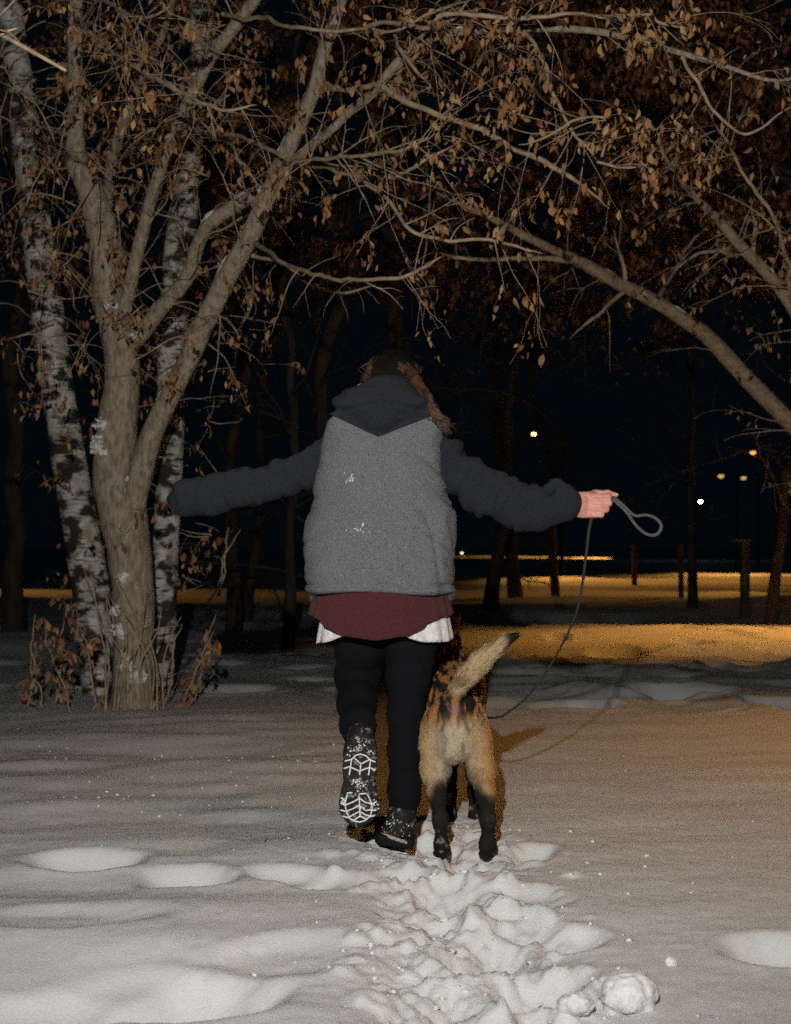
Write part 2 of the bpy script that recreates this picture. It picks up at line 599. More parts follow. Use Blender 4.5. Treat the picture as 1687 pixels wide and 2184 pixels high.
for (x, y, r), z in zip(cr, cz):
    tv.append(oct_v * r * rng.uniform(0.6, 1.3, (6, 3)) * (1.5, 1, 0.8) + (x, y, z + r * 0.3))
    tf.append(oct_f + n)
    n += 6
link('snow_crumbs', mesh('snow_crumbs', np.vstack(tv), np.vstack(tf)), M_CLUMP, kind='stuff')


# ------------------------------------------------------------------ leaves
def leaf_template(kind):
    rr = random.Random(kind)
    w = 0.19 + 0.10 * rr.random()
    pts = []
    prof = [(0.0, 0.04), (0.18, 0.5 + 0.2 * rr.random()), (0.45, 1.0), (0.75, 0.65), (1.0, 0.05)]
    c1, c2 = rr.uniform(-0.7, 0.7), rr.uniform(0.2, 0.7)
    for t, wd in prof:
        cy = 0.42 * math.sin(t * 3.0) * c1
        for s in (-1, 0, 1):
            pts.append((s * wd * w * (1 + 0.2 * rr.uniform(-1, 1)), cy + (0 if s == 0 else wd * w * c2 * 1.5), -t + 0.10 * s * c1))
    f = []
    for i in range(4):
        for j in range(2):
            a = i * 3 + j
            f.append((a, a + 1, a + 4, a + 3))
    return np.array(pts), np.array(f)


LEAF = [leaf_template(k) for k in range(6)]


def rot(yaw, tilt, roll):
    n = len(yaw)
    cy, sy, ct, st, cr_, sr = np.cos(yaw), np.sin(yaw), np.cos(tilt), np.sin(tilt), np.cos(roll), np.sin(roll)
    o, z = np.ones(n), np.zeros(n)
    Rz = np.stack([cy, -sy, z, sy, cy, z, z, z, o], 1).reshape(-1, 3, 3)
    Rx = np.stack([o, z, z, z, ct, -st, z, st, ct], 1).reshape(-1, 3, 3)
    Rr = np.stack([cr_, -sr, z, sr, cr_, z, z, z, o], 1).reshape(-1, 3, 3)
    return Rz @ Rx @ Rr


def leaf_colors(n, pal):
    pal = np.array(pal)
    i, j, t = rng.integers(0, len(pal), n), rng.integers(0, len(pal), n), rng.random((n, 1))
    return (pal[i] * t + pal[j] * (1 - t)) * rng.uniform(0.7, 1.2, (n, 1))


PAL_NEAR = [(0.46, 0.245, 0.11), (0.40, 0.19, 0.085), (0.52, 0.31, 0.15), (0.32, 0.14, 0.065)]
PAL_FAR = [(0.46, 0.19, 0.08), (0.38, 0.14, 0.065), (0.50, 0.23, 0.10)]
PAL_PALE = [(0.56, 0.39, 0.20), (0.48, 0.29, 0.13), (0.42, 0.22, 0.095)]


def leaf_mass(name, pos, size, pal, parent, kind='stuff', tilt=0.55):
    n = len(pos)
    if not n:
        return
    pos = np.asarray(pos)
    ro = rot(rng.uniform(0, 6.28, n), rng.normal(0, tilt, n), rng.uniform(0, 6.28, n))
    sz = np.asarray(size) * rng.uniform(0.5, 1.35, n)
    k = rng.integers(0, len(LEAF), n)
    T = np.stack([a for a, _ in LEAF])[k]
    v = np.einsum('nij,nkj->nki', ro, T * sz[:, None, None]) + pos[:, None, :]
    m = T.shape[1]
    f = (LEAF[0][1][None] + (np.arange(n) * m)[:, None, None]).reshape(-1, 4)
    link(name, mesh(name, v.reshape(-1, 3), f, True, np.repeat(leaf_colors(n, pal), m, 0)), M_LEAF, parent, kind=kind)


LEAF_ME = {}


def leaf_parts(pos, size, pal, parent, key):
    """leaves one can pick out: an object each, sharing a dozen meshes"""
    if key not in LEAF_ME:
        LEAF_ME[key] = []
        for q in range(14):
            T, f = LEAF[q % len(LEAF)]
            me = mesh('leaf', T, f, True, np.repeat(leaf_colors(1, pal), len(T), 0))
            me.materials.append(M_LEAF)
            LEAF_ME[key].append(me)
    for p, s in zip(pos, size):
        o = bpy.data.objects.new('leaf', LEAF_ME[key][rng.integers(0, 14)])
        COL.objects.link(o)
        o.parent = parent
        o.location = p
        o.rotation_euler = (rng.normal(0, 0.55), rng.normal(0, 0.4), rng.uniform(0, 6.28))
        s *= rng.uniform(0.55, 1.35)
        o.scale = (s, s, s)


# ------------------------------------------------------------------ trees
def twig_from(p, d, L, r, seg=6, wob=0.22, droop=0.0, lift=0.0):
    pts = [np.array((*p, r))]
    d = np.array(d, float)
    d /= np.linalg.norm(d) + 1e-9
    q = np.array(p, float)
    for s in range(seg):
        d = d + rng.normal(0, wob, 3) + np.array((0, 0, lift - droop * (s + 1) / seg))
        d /= np.linalg.norm(d)
        q = q + d * L / seg
        pts.append(np.array((*q, r * (1 - 0.8 * (s + 1) / seg))))
    return np.array(pts)


def sprout(lines, density, L, tubes, leaves, leaf_p=0.6, sub=3, start=0.25, r0=0.004, droop=0.2, cluster=(2, 6), lscale=0.045, lift=0.05):
    """twigs along branch lines, side twigs on them, hanging leaf clusters at some ends"""
    for line, dens, lp in lines:
        c = line[:, :3]
        seg = np.linalg.norm(np.diff(c, axis=0), axis=1)
        tot = seg.sum()
        for _ in range(max(0, int(rng.poisson(tot * density * dens)))):
            t = rng.uniform(start, 1.0)
            i = min(int(t * (len(c) - 1)), len(c) - 2)
            tan = c[i + 1] - c[i]
            tan /= np.linalg.norm(tan) + 1e-9
            pr = rng.normal(0, 1, 3)
            pr -= pr @ tan * tan
            pr /= np.linalg.norm(pr) + 1e-9
            l = L * rng.uniform(0.35, 1.2)
            tw = twig_from(c[i], tan * rng.uniform(0.3, 1.0) + pr, l, min(r0 * rng.uniform(0.6, 1.2), max(line[i, 3] * 0.6, 0.0015)), 6, 0.13, droop, lift)
            tubes.add(smooth_line(tw, 2), 5)
            ends = [tw]
            for _k in range(rng.integers(1, sub + 1)):
                j = rng.integers(2, len(tw) - 1)
                d2 = tw[j + 1, :3] - tw[j, :3]
                s2 = twig_from(tw[j, :3], d2 / np.linalg.norm(d2) + rng.normal(0, 0.6, 3), l * rng.uniform(0.25, 0.6), tw[j, 3] * 0.8, 4, 0.2, droop, lift)
                tubes.add(smooth_line(s2, 2), 4)
                ends.append(s2)
            for e in ends:
                if rng.random() < leaf_p * lp:
                    for _q in range(rng.integers(*cluster)):
                        j = rng.integers(len(e) // 2, len(e))
                        leaves.append(e[j, :3] + rng.normal(0, 0.022, 3) * (1, 1, 1.3) - (0, 0, 0.01))


def snow_on(lines, parent, spots):
    """patches of snow lying on the upper side of branches: (line index, from, to, fatness)"""
    for li, a, b, fat in spots:
        l = lines[li][0]
        n = len(l)
        i0, i1 = int(a * (n - 1)), max(int(b * (n - 1)), int(a * (n - 1)) + 2)
        s = smooth_line(l[i0:i1 + 1], 4).copy()
        t = np.gradient(s[:, :3], axis=0)
        t /= np.linalg.norm(t, axis=1)[:, None]
        up = np.array((-0.25, -0.35, 1.0))
        up = up - (t @ up)[:, None] * t
        up /= np.linalg.norm(up, axis=1)[:, None]
        s[:, :3] += up * s[:, 3:4] * 0.72
        k = len(s)
        env = np.sin(np.linspace(0.12, 3.02, k)) ** 0.6
        s[:, 3] = s[:, 3] * fat * env * (1 + 0.35 * fbm(s[:, :3] * 40, 2))
        tb = Tubes()
        tb.add(s, 8, 0.3)
        link('snow_patch', tb.mesh('snow_patch'), M_CLUMP, parent)


def branch_objs(root, spec, matl, names, k=12, rough=0.12):
    lines = []
    for (pts, dens, lp), nm in zip(spec, names):
        l = smooth_line([PR(*q) for q in pts], 9)
        big = l[:, 3].max() > 0.03
        if not big:
            l[:, 3] *= 0.80 * (1 + 0.22 * fbm(l[:, :3] * 14, 2))
            l[-6:, 3] *= np.linspace(0.9, 0.3, 6)
            sz = np.minimum(1, np.arange(len(l)) / 6.0)[:, None]
            l[:, :3] += sz * np.stack([fbm(l[:, :3] * 5 + k * 9, 3) for k in range(3)], 1) * 0.035
        matl_ = matl if big else M_TWIG
        tb = Tubes()
        tb.add(l, k if big else 8, rough if big else 0.06)
        link(nm, tb.mesh(nm), matl_, root)
        lines.append((l, dens, lp))
    return lines


# --- the many-stemmed brown tree on the left (px, py, half width, distance)
T1 = [
    ([(284, 1530, 52, 8.05), (283, 1440, 43, 8.05), (286, 1340, 43, 8.05), (281, 1220, 45, 8.05), (264, 1100, 50, 8.05), (246, 1010, 48, 8.05), (252, 900, 42, 8.0), (262, 790, 38, 8.0), (250, 700, 37, 8.0), (235, 640, 36, 8.0), (226, 540, 34, 7.95), (214, 475, 33, 7.9), (190, 400, 28, 7.85), (167, 350, 24, 7.8), (160, 290, 20, 7.7), (162, 225, 17, 7.6), (160, 125, 16, 7.5), (162, 0, 15, 7.4), (170, -200, 12, 7.2)], 0.5, 0.6),
    ([(285, 1080, 26, 7.98), (298, 1020, 26, 7.95), (322, 930, 24, 7.9), (360, 850, 22, 7.8), (405, 760, 22, 7.7), (445, 670, 22, 7.6), (490, 580, 22, 7.5), (530, 510, 21, 7.4), (570, 420, 20, 7.3), (600, 350, 18, 7.2), (640, 260, 17, 7.1), (670, 190, 15, 7.0), (690, 110, 14, 6.9), (715, 40, 14, 6.8), (735, -30, 13, 6.7), (790, -200, 10, 6.5)], 0.8, 0.5),
    ([(272, 735, 24, 8.0), (305, 705, 19, 8.0), (350, 650, 17, 7.9), (400, 590, 16, 7.8), (425, 515, 15, 7.7), (450, 475, 15, 7.6), (500, 440, 15, 7.5), (570, 402, 14, 7.35)], 0.7, 0.6),
    ([(262, 680, 16, 7.95), (275, 620, 14, 7.9), (297, 525, 14, 7.85), (322, 425, 13, 7.8), (346, 350, 12, 7.7), (372, 280, 12, 7.6), (402, 215, 12, 7.5), (450, 125, 13, 7.4), (478, 85, 13, 7.3), (525, 25, 13, 7.2), (600, -80, 11, 7.0)], 1.0, 0.7),
    ([(222, 470, 16, 8.0), (232, 400, 13, 8.1), (242, 325, 12, 8.2), (280, 225, 10, 8.4), (312, 150, 9, 8.5), (350, 65, 8, 8.6), (372, -10, 7, 8.7)], 1.2, 0.8),
    ([(592, 375, 12, 7.2), (625, 345, 9, 7.1), (700, 282, 9, 6.9), (750, 235, 9, 6.8), (800, 193, 9, 6.6), (845, 135, 9, 6.5), (908, 86, 9, 6.4), (993, 66, 9, 6.3), (1113, 60, 8, 6.2), (1268, 66, 7, 6.1), (1393, 96, 6, 6.0), (1543, 140, 5, 5.9), (1643, 171, 4, 5.9), (1720, 160, 3, 5.9)], 0.7, 1.1),
    ([(668, 195, 9, 7.0), (740, 189, 7, 6.7), (800, 186, 7, 6.5), (850, 202, 8, 6.4), (968, 255, 8, 6.3), (1083, 315, 7, 6.2), (1213, 376, 6, 6.1), (1308, 446, 3, 6.0)], 0.85, 1.0),
    ([(600, 348, 6, 7.2), (650, 343, 6, 6.6), (740, 334, 5, 6.2), (860, 327, 5, 5.9), (925, 294, 3, 5.7)], 2.2, 0.3),
    ([(540, 515, 7, 7.4), (600, 558, 6, 6.8), (680, 588, 5.5, 6.3), (760, 600, 5, 6.0), (840, 590, 5, 5.8), (900, 565, 5, 5.7), (940, 548, 4, 5.6)], 0.8, 0.3),
    ([(540, 545, 6, 7.4), (600, 570, 5, 7.2), (660, 602, 4.5, 7.0), (725, 624, 4, 6.9), (800, 612, 3, 6.8)], 1.2, 0.4),
    ([(615, 345, 7, 7.2), (700, 358, 6, 6.6), (790, 395, 5.5, 6.3), (845, 450, 5, 6.1), (875, 492, 5, 6.0), (960, 512, 4.5, 6.0), (1065, 521, 4, 6.0), (1150, 546, 3, 6.0)], 1.2, 0.8),
    ([(160, 35, 9, 7.5), (190, 75, 8, 7.0), (235, 105, 7, 6.6), (280, 140, 7, 6.3), (350, 178, 7, 6.0), (400, 205, 6, 5.8), (470, 230, 5, 5.6), (550, 232, 4, 5.5)], 1.6, 0.5),
    ([(160, 60, 6, 7.5), (215, 5, 5, 6.8), (265, 32, 5, 6.4), (310, 41, 4.5, 6.1), (372, 12, 4, 5.9)], 1.6, 0.6),
    ([(705, 60, 7, 6.8), (760, 55, 6, 6.4), (843, 52, 6, 6.2), (908, 54, 6, 6.0), (943, 34, 6, 5.9), (1068, 37, 6, 5.8), (1200, 34, 5, 5.8), (1368, 32, 4, 5.8), (1408, 52, 4, 5.8), (1468, 61, 3, 5.8)], 0.9, 1.1),
    ([(475, 30, 6, 7.2), (560, 40, 6, 6.8), (620, 60, 5, 6.5), (680, 66, 5, 6.4), (760, 60, 4, 6.3), (843, 68, 4, 6.2), (930, 30, 4, 6.1), (1010, 0, 3, 6.1)], 1.1, 0.9),
    ([(440, 285, 5, 7.6), (480, 300, 5, 7.0), (520, 350, 4.5, 6.6), (555, 400, 4, 6.5)], 0.8, 0.3),
    ([(430, 280, 6, 7.7), (500, 290, 6, 7.3), (570, 318, 6, 7.0), (620, 345, 5, 6.9)], 0.8, 0.3),
    ([(843, 378, 5, 6.3), (900, 345, 5, 6.1), (975, 306, 3, 6.0)], 1.0, 0.3),
    ([(1110, 60, 6, 6.2), (1140, 95, 5.5, 6.1), (1160, 140, 5.5, 6.05), (1168, 190, 5, 6.0), (1198, 248, 4.5, 5.95), (1235, 300, 4, 5.9), (1272, 345, 4, 5.85)], 3.2, 1.8),
    ([(1455, 122, 5, 5.95), (1480, 175, 5, 5.9), (1515, 235, 4.5, 5.9), (1570, 275, 4, 5.9), (1620, 272, 3.5, 5.9), (1700, 225, 3, 5.9)], 1.5, 1.0),
    ([(1272, 345, 4, 5.85), (1320, 358, 4, 5.85), (1400, 340, 3, 5.8)], 3.2, 1.8),
    ([(1283, 335, 4, 5.85), (1295, 280, 4, 5.8), (1290, 255, 3, 5.8), (1230, 255, 3, 5.8), (1180, 285, 3, 5.8), (1105, 305, 3, 5.9)], 2.4, 1.6),
    ([(845, 170, 6, 6.6), (870, 120, 5, 6.4), (910, 75, 5, 6.2), (960, 40, 4, 6.0), (1000, 0, 4, 5.9)], 1.6, 0.9),
    ([(843, 75, 5, 6.3), (862, 115, 5, 6.1), (900, 155, 4, 6.0), (925, 182, 3, 5.9)], 0.6, 0.2),
    ([(240, 985, 26, 8.0), (228, 930, 22, 7.95), (232, 890, 18, 7.95), (250, 860, 12, 7.95)], 0.2, 0.0),
]
names = ['trunk'] + ['branch'] * (len(T1) - 1)
tree = empty('brown_tree', (0, 0, 0), 'many-stemmed brown tree with forking grey-brown stems and overhanging leafy branches', 'tree')
l1 = branch_objs(tree, T1, M_BARK, names, 16)
# roots and shoots at its foot
for k in range(14):
    px = 222 + k * 10 + rng.uniform(-6, 6)
    t = Tubes()
    t.add(smooth_line([PR(px + rng.uniform(-8, 8), 1520, 2.4, 7.85), PR(px + rng.uniform(-12, 14), 1420, 2.1, 7.8), PR(px + rng.uniform(-30, 34), 1350, 1.7, 7.75), PR(px + rng.uniform(-60, 70), 1270 + rng.uniform(-70, 70), 1.0, 7.7)], 5), 5)
    link('shoot', t.mesh('shoot'), M_TWIG, tree)
tb, lv = Tubes(), []
sprout(l1, 5.6, 0.46, tb, lv, 0.5, 4, 0.15, 0.0036, 0.2, (3, 9))
# dense short leafy sprays on the lower trunk and the left side
sp = []
for k in range(170):
    px, py, y = rng.uniform(-20, 520), rng.uniform(20, 760) ** 1.0, rng.uniform(7.0, 8.8)
    p = P(px, py, y)
    sp.append((twig_from(p, rng.normal(0, 1, 3), 0.5, 0.005, 6, 0.2, 0.2), 1, 0.9))
for k in range(26):
    px, py = rng.uniform(20, 460), rng.uniform(760, 1260)
    p = P(px if rng.random() < 0.75 else rng.uniform(400, 470), py, rng.uniform(7.7, 8.3))
    sp.append((twig_from(p, rng.normal(0, 1, 3), 0.22, 0.004, 5, 0.2, 0.1), 0.8, 0.5))
for l, _, _ in sp:
    tb.add(smooth_line(l, 2), 5)
sprout(sp, 2.4, 0.26, tb, lv, 0.75, 2, 0.2, 0.003, 0.3, (2, 6))
link('twigs', tb.mesh('twigs'), M_TWIG, tree, kind='stuff')
lv = np.array(lv)
near = np.argsort(lv[:, 1])
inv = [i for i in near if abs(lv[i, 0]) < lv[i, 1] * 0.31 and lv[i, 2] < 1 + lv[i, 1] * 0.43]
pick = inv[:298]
rest = np.setdiff1d(np.arange(len(lv)), pick)
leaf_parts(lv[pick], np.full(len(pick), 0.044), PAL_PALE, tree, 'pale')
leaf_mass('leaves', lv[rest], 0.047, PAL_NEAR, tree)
snow_on(l1, tree, [(1, 0.38, 0.43, 0.5), (1, 0.46, 0.50, 0.45), (1, 0.52, 0.56, 0.5), (1, 0.60, 0.65, 0.45), (1, 0.70, 0.74, 0.4), (1, 0.18, 0.22, 0.4), (2, 0.66, 0.80, 0.6), (2, 0.85, 0.95, 0.55), (2, 0.05, 0.14, 0.5), (2, 0.20, 0.30, 0.4),
                 (3, 0.72, 0.80, 0.5), (4, 0.45, 0.52, 0.5), (5, 0.08, 0.16, 0.5), (5, 0.2, 0.3, 0.5), (5, 0.48, 0.60, 0.6), (0, 0.72, 0.735, 0.35), (1, 0.8, 0.84, 0.4), (1, 0.02, 0.05, 0.45)])
for px, py, r in [(222, 905, 15), (212, 950, 18), (232, 880, 9), (232, 655, 9), (250, 653, 7), (262, 1232, 11), (255, 1345, 13), (272, 1415, 15), (285, 1440, 13), (300, 1442, 10), (280, 1025, 9), (140, 262, 5), (212, 432, 7), (245, 1300, 9), (285, 712, 9)]:
    c = P(px, py, 7.93 if py > 780 else 7.92)
    v, f = blob(c, r * 9.2 / F, px * 0.1, 0.95, r * 7.7 / F / 9, 0.9)
    v = v + fbm(v * 60, 2)[:, None] * 0.006
    link('snow_patch', mesh('snow_patch', v, f), M_CLUMP, tree)


# --- birches
def birch(label, pts, seed):
    root = empty('birch_tree', (0, 0, 0), label, 'tree', 'birches behind the brown tree')
    l = smooth_line([PR(*q) for q in pts], 8)
    t = Tubes()
    t.add(l, 20, 0.10)
    link('trunk', t.mesh('trunk'), M_BIRCH, root)
    tb, lv = Tubes(), []
    sprout([(l, 1, 1)], 5.0, 0.6, tb, lv, 0.7, 3, 0.1, 0.005, 0.2, (2, 6))
    link('twigs', tb.mesh('twigs'), M_DARKBARK, root, kind='stuff')
    leaf_mass('leaves', np.array(lv), 0.055, PAL_NEAR + PAL_FAR, root)


birch('leaning white birch at the left edge, black-scarred bark', [(222, 1490, 44, 8.9), (212, 1400, 42, 8.9), (192, 1240, 40, 8.9), (168, 1100, 38, 8.9), (142, 950, 36, 8.9), (118, 800, 35, 8.9), (98, 640, 34, 8.9), (78, 480, 32, 8.9), (58, 320, 30, 8.9), (42, 180, 28, 8.9), (18, 0, 27, 8.9), (-20, -250, 22, 8.9)], 1)
birch('white birch between the brown stems, narrower and mostly hidden', [(340, 1460, 30, 9.0), (346, 1330, 29, 9.0), (352, 1200, 28, 9.0), (358, 1060, 28, 9.0), (364, 900, 30, 9.0), (366, 760, 31, 9.0), (374, 640, 32, 9.0), (386, 500, 32, 9.0), (402, 380, 27, 9.0), (410, 260, 25, 9.0), (418, 120, 26, 9.0), (430, 0, 26, 9.0), (440, -250, 20, 9.0)], 2)


# --- the trees arching in from the right
def side_tree(label, spec, spr, nleaf):
    root = empty('leaning_tree', (0, 0, 0), label, 'tree')
    ln = branch_objs(root, spec, M_BARK2, ['trunk'] + ['branch'] * (len(spec) - 1), 12)
    tb, lv = Tubes(), []
    sprout(ln, *spr)if False else sprout(ln, spr[0], spr[1], tb, lv, spr[2], 3, 0.1, 0.005, 0.2, (2, 7))
    link('twigs', tb.mesh('twigs'), M_TWIG, root, kind='stuff')
    lv = np.array(lv)
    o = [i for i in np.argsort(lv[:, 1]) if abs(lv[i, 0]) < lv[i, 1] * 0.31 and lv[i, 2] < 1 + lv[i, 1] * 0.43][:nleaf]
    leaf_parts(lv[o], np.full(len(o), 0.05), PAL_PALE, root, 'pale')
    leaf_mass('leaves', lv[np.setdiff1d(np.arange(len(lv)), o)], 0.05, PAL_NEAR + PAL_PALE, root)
    return root, ln


M_BARK2 = mat('brown_bark', (0.36, 0.27, 0.185), (0.20, 0.145, 0.095), 30, 0.95, 0.8, 50, 0.1, stretch=(0.6, 1, 1), detail=6, lohi=(0.3, 0.65))
r1, ln1 = side_tree('long bare trunk arching in low from the right above the dog walker', [
    ([(1935, 1440, 26, 9.2), (1915, 1250, 24, 9.2), (1850, 1090, 22, 9.2), (1780, 1000, 20, 9.1), (1690, 905, 19, 9.0), (1600, 815, 18, 9.0), (1513, 722, 17, 9.0), (1468, 688, 16, 8.9), (1393, 640, 15, 8.9), (1318, 604, 14, 8.8), (1233, 556, 13, 8.7), (1193, 538, 10, 8.7), (1123, 505, 9, 8.6), (1058, 470, 7, 8.6), (983, 435, 5, 8.6), (930, 410, 3, 8.6)], 0.7, 0.5),
    ([(1240, 560, 9, 8.7), (1200, 556, 8, 8.7), (1100, 552, 6, 8.6), (985, 548, 5, 8.5), (940, 540, 3, 8.5)], 1, 0.4),
    ([(1334, 606, 6, 8.8), (1325, 550, 5, 8.7), (1310, 490, 3, 8.6)], 1.5, 0.6),
    ([(1340, 612, 6, 8.8), (1285, 665, 5, 8.6), (1215, 722, 4, 8.5)], 0.6, 0.3),
    ([(1400, 640, 6, 8.8), (1440, 580, 5, 9.2), (1470, 520, 5, 9.5), (1520, 480, 3, 9.6)], 1.4, 0.6),
], (2.6, 0.6, 0.45), 120)
r2, ln2 = side_tree('grey-brown trunk slanting out of the upper right edge', [
    ([(1950, 1480, 26, 8.2), (1930, 1200, 24, 8.2), (1860, 960, 20, 8.2), (1770, 780, 17, 8.2), (1690, 655, 14, 8.2), (1643, 590, 13, 8.2), (1583, 528, 12, 8.2), (1533, 470, 10, 8.2), (1488, 425, 7, 8.2), (1440, 370, 4, 8.2), (1400, 300, 3, 8.2)], 1.6, 1.0),
    ([(1570, 545, 7, 8.2), (1530, 536, 6, 8.4), (1490, 540, 4, 8.5), (1440, 580, 3, 8.6)], 1.4, 0.6),
    ([(1605, 545, 6, 8.2), (1610, 480, 5, 8.1), (1606, 440, 3, 8.0)], 2, 1.2),
    ([(1690, 655, 8, 8.2), (1680, 560, 6, 7.8), (1640, 450, 5, 7.4), (1560, 330, 4, 7.2), (1500, 200, 3, 7.0)], 2.6, 1.4),
], (4.4, 0.6, 0.85), 240)
snow_on(ln1, r1, [(0, 0.60, 0.64, 0.4), (0, 0.48, 0.51, 0.35)])
snow_on(ln2, r2, [(0, 0.5, 0.53, 0.4)])

# bright bare twig reaching in at the top left, close to the lens
t = Tubes()
near_tw = smooth_line([PR(-420, -60, 9, 3.4), PR(-120, 5, 7, 3.7), PR(0, 72, 5, 4.0), PR(60, 105, 5, 4.1), (PR(140, 150, 3.5, 4.2))], 6)
t.add(near_tw, 6)
nt_root = empty('overhanging_branch', (0, 0, 0), 'bright bare twig poking in at the top left corner', 'branch')
link('branch', t.mesh('branch'), M_TWIG, nt_root)
t = Tubes()
t.add(smooth_line([PR(48, 98, 3, 4.1), PR(20, 70, 2.5, 4.0), PR(-20, 60, 2, 3.9)], 4), 5)
t.add(smooth_line([PR(0, 75, 4, 4.0), PR(20, 65, 3, 4.0), PR(38, 60, 2, 4.0)], 4), 5)
t.add(smooth_line([PR(-30, 55, 4, 4.0), PR(8, 25, 3, 4.1), PR(45, -15, 2, 4.2)], 4), 5)
link('twigs', t.mesh('twigs'), M_TWIG, nt_root, kind='stuff')

# --- dark wood behind: each trunk its own tree with limbs and hanging dry leaves
BG = [
    ('dark trunk rising just left of the hood', 720, 14.5, 20, 0, 1.0), ('dark trunk rising straight above the bowed head', 822, 15.5, 23, 6, 1.0),
    ('slim upright dark trunk over the raised sleeve', 1185, 27, 9, -40, 1.0),
    ('dark trunk above the middle fence post', 1478, 21, 10, -12, 1.1), ('slanting trunk at the right edge behind the fence', 1640, 17, 12, 130, 1.1),
    ('faint trunk between birch and left sleeve', 498, 16, 16, 10, 0.8), ('leaning faint trunk under the left sleeve', 515, 18, 13, 90, 0.8),
    ('broad dark trunk far left behind the birch', 30, 15, 22, -10, 1.0), 
    ('dark trunk behind the right elbow', 1045, 21, 14, 70, 0.9),
    ('dark trunk far back above the tail', 1100, 26, 14, -50, 0.6), ('leafy tree standing off the right edge, boughs reaching in', 1790, 13.0, 16, -30, 3.0), ('further leafy tree off the right edge behind the arching trunk', 1830, 16.5, 14, -60, 3.0),
    ('tall dark trunk beyond the brown stems', 610, 13.5, 12, 14, 1.1),
]
for q, (lab, px, y, hw, lean, dens) in enumerate(BG):
    root = empty('forest_tree', (0, 0, 0), lab, 'tree', 'dark trees behind the clearing')
    gx = (px - 843.5) * y / F
    gzv = hz(gx, y) - 0.1
    base_py = 1165 + (1 - gzv) * F / y
    pts = [PR(px, base_py, hw * 1.25, y)]
    for s in range(1, 8):
        u = s / 7
        pts.append(PR(px + lean * u * 1.7 + rng.uniform(-8, 8) * (s > 1), base_py - u * 1700 * 14 / y, hw * (1 - 0.6 * u), y + rng.uniform(-0.1, 0.1)))
    l = smooth_line(pts, 7)
    l[:, :2] += (np.minimum(1, np.arange(len(l)) / 12.0)[:, None] * np.stack([fbm(l[:, :3] * 0.7 + q, 3), fbm(l[:, :3] * 0.7 + q + 50, 3)], 1)) * 0.30
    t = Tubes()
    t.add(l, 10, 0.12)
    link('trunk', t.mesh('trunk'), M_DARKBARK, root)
    limbs = []
    t = Tubes()
    for k in range(int(15 * dens)):
        i = rng.integers(int(len(l) * 0.5), len(l))
        a = rng.uniform(0, 6.28)
        if px > 1750:
            a = math.pi + rng.normal(0, 0.7)
        tw = twig_from(l[i, :3], (math.cos(a), math.sin(a) * 0.8, rng.uniform(0.1, 0.7)), rng.uniform(1.4, 3.2) * (1.75 if px > 1750 else 1), min(l[i, 3] * 0.45, 0.04), 8, 0.16, 0.25)
        limbs.append((smooth_line(tw, 3), 1, 1))
        t.add(limbs[-1][0], 6)
    bare = []
    for k in range(9):
        i = rng.integers(int(len(l) * 0.08), int(len(l) * 0.5))
        a = rng.uniform(0, 6.28)
        bare.append((smooth_line(twig_from(l[i, :3], (math.cos(a), math.sin(a), rng.uniform(-0.1, 0.9)), rng.uniform(1.0, 3.0), min(l[i, 3] * 0.3, 0.022), 8, 0.2, 0.1), 3), 1, 0.02))
        t.add(bare[-1][0], 5)
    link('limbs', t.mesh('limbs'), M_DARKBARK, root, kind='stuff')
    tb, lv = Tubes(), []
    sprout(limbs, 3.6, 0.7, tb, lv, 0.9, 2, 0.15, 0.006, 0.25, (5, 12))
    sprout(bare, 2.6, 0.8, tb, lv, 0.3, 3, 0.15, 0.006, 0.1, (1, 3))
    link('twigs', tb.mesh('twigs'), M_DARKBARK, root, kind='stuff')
    lv = np.array(lv)
    leaf_mass('leaves', lv[lv[:, 2] > 1.9 + 0.115 * y + rng.normal(0, 0.25, len(lv))], 0.072, PAL_FAR, root)

# --- dry weeds round the tree
WEEDS = [(60, 1500, 1310, -8, 'dry stalk furthest left in the snow, short, with curled leaves'), (150, 1510, 1345, 30, 'dry stalk leaning left below the leaning birch'), (118, 1490, 1290, -20, 'taller dry stalk beside the furthest left one'),
         (205, 1505, 1300, 25, 'upright dry stalk just left of the brown trunk'), (345, 1500, 1330, -20, 'short leafy stalk right of the brown trunk foot'), (385, 1495, 1345, -30, 'leafy dry stalk leaning right of the brown trunk'),
         (440, 1290, 1130, -45, 'tall bare stem standing right of the narrower birch'), (470, 1265, 1125, -12, 'forked bare stem left of the jacket hem'), (415, 1490, 1300, -25, 'tall dry stalk with ragged leaves, right of the trunk'),
         (90, 1500, 1400, 10, 'stubby dry weed between the far left stalks')]
for px, py, top, lean, lab in WEEDS:
    y = F / (py - 1165 + 8) if py > 1400 else 8.6
    root = empty('dry_weed', (0, 0, 0), lab, 'weed', 'dry weeds round the tree')
    l = smooth_line([PR(px, py + 8, 2.1, y), PR(px - lean * 0.5 + 5, (py * 2 + top) / 3, 2.0, y), PR(px - lean * 1.0 - 4, (py + top * 2) / 3, 1.7, y), PR(px - lean * 1.6, top, 1.1, y)], 5)
    l[:, 0] += np.cumsum(rng.normal(0, 0.007, len(l)))
    t = Tubes()
    t.add(l, 5)
    link('stem', t.mesh('stem'), M_TWIG, root)
    tb, lv = Tubes(), []
    sprout([(l, 1, 1)], 7, 0.10, tb, lv, 0.6 if 'bare' not in lab else 0.1, 2, 0.1, 0.0022, 0.3, (2, 4))
    if tb.n:
        link('twigs', tb.mesh('twigs'), M_TWIG, root, kind='stuff')
    leaf_mass('leaves', np.array(lv), 0.062, PAL_NEAR, root)


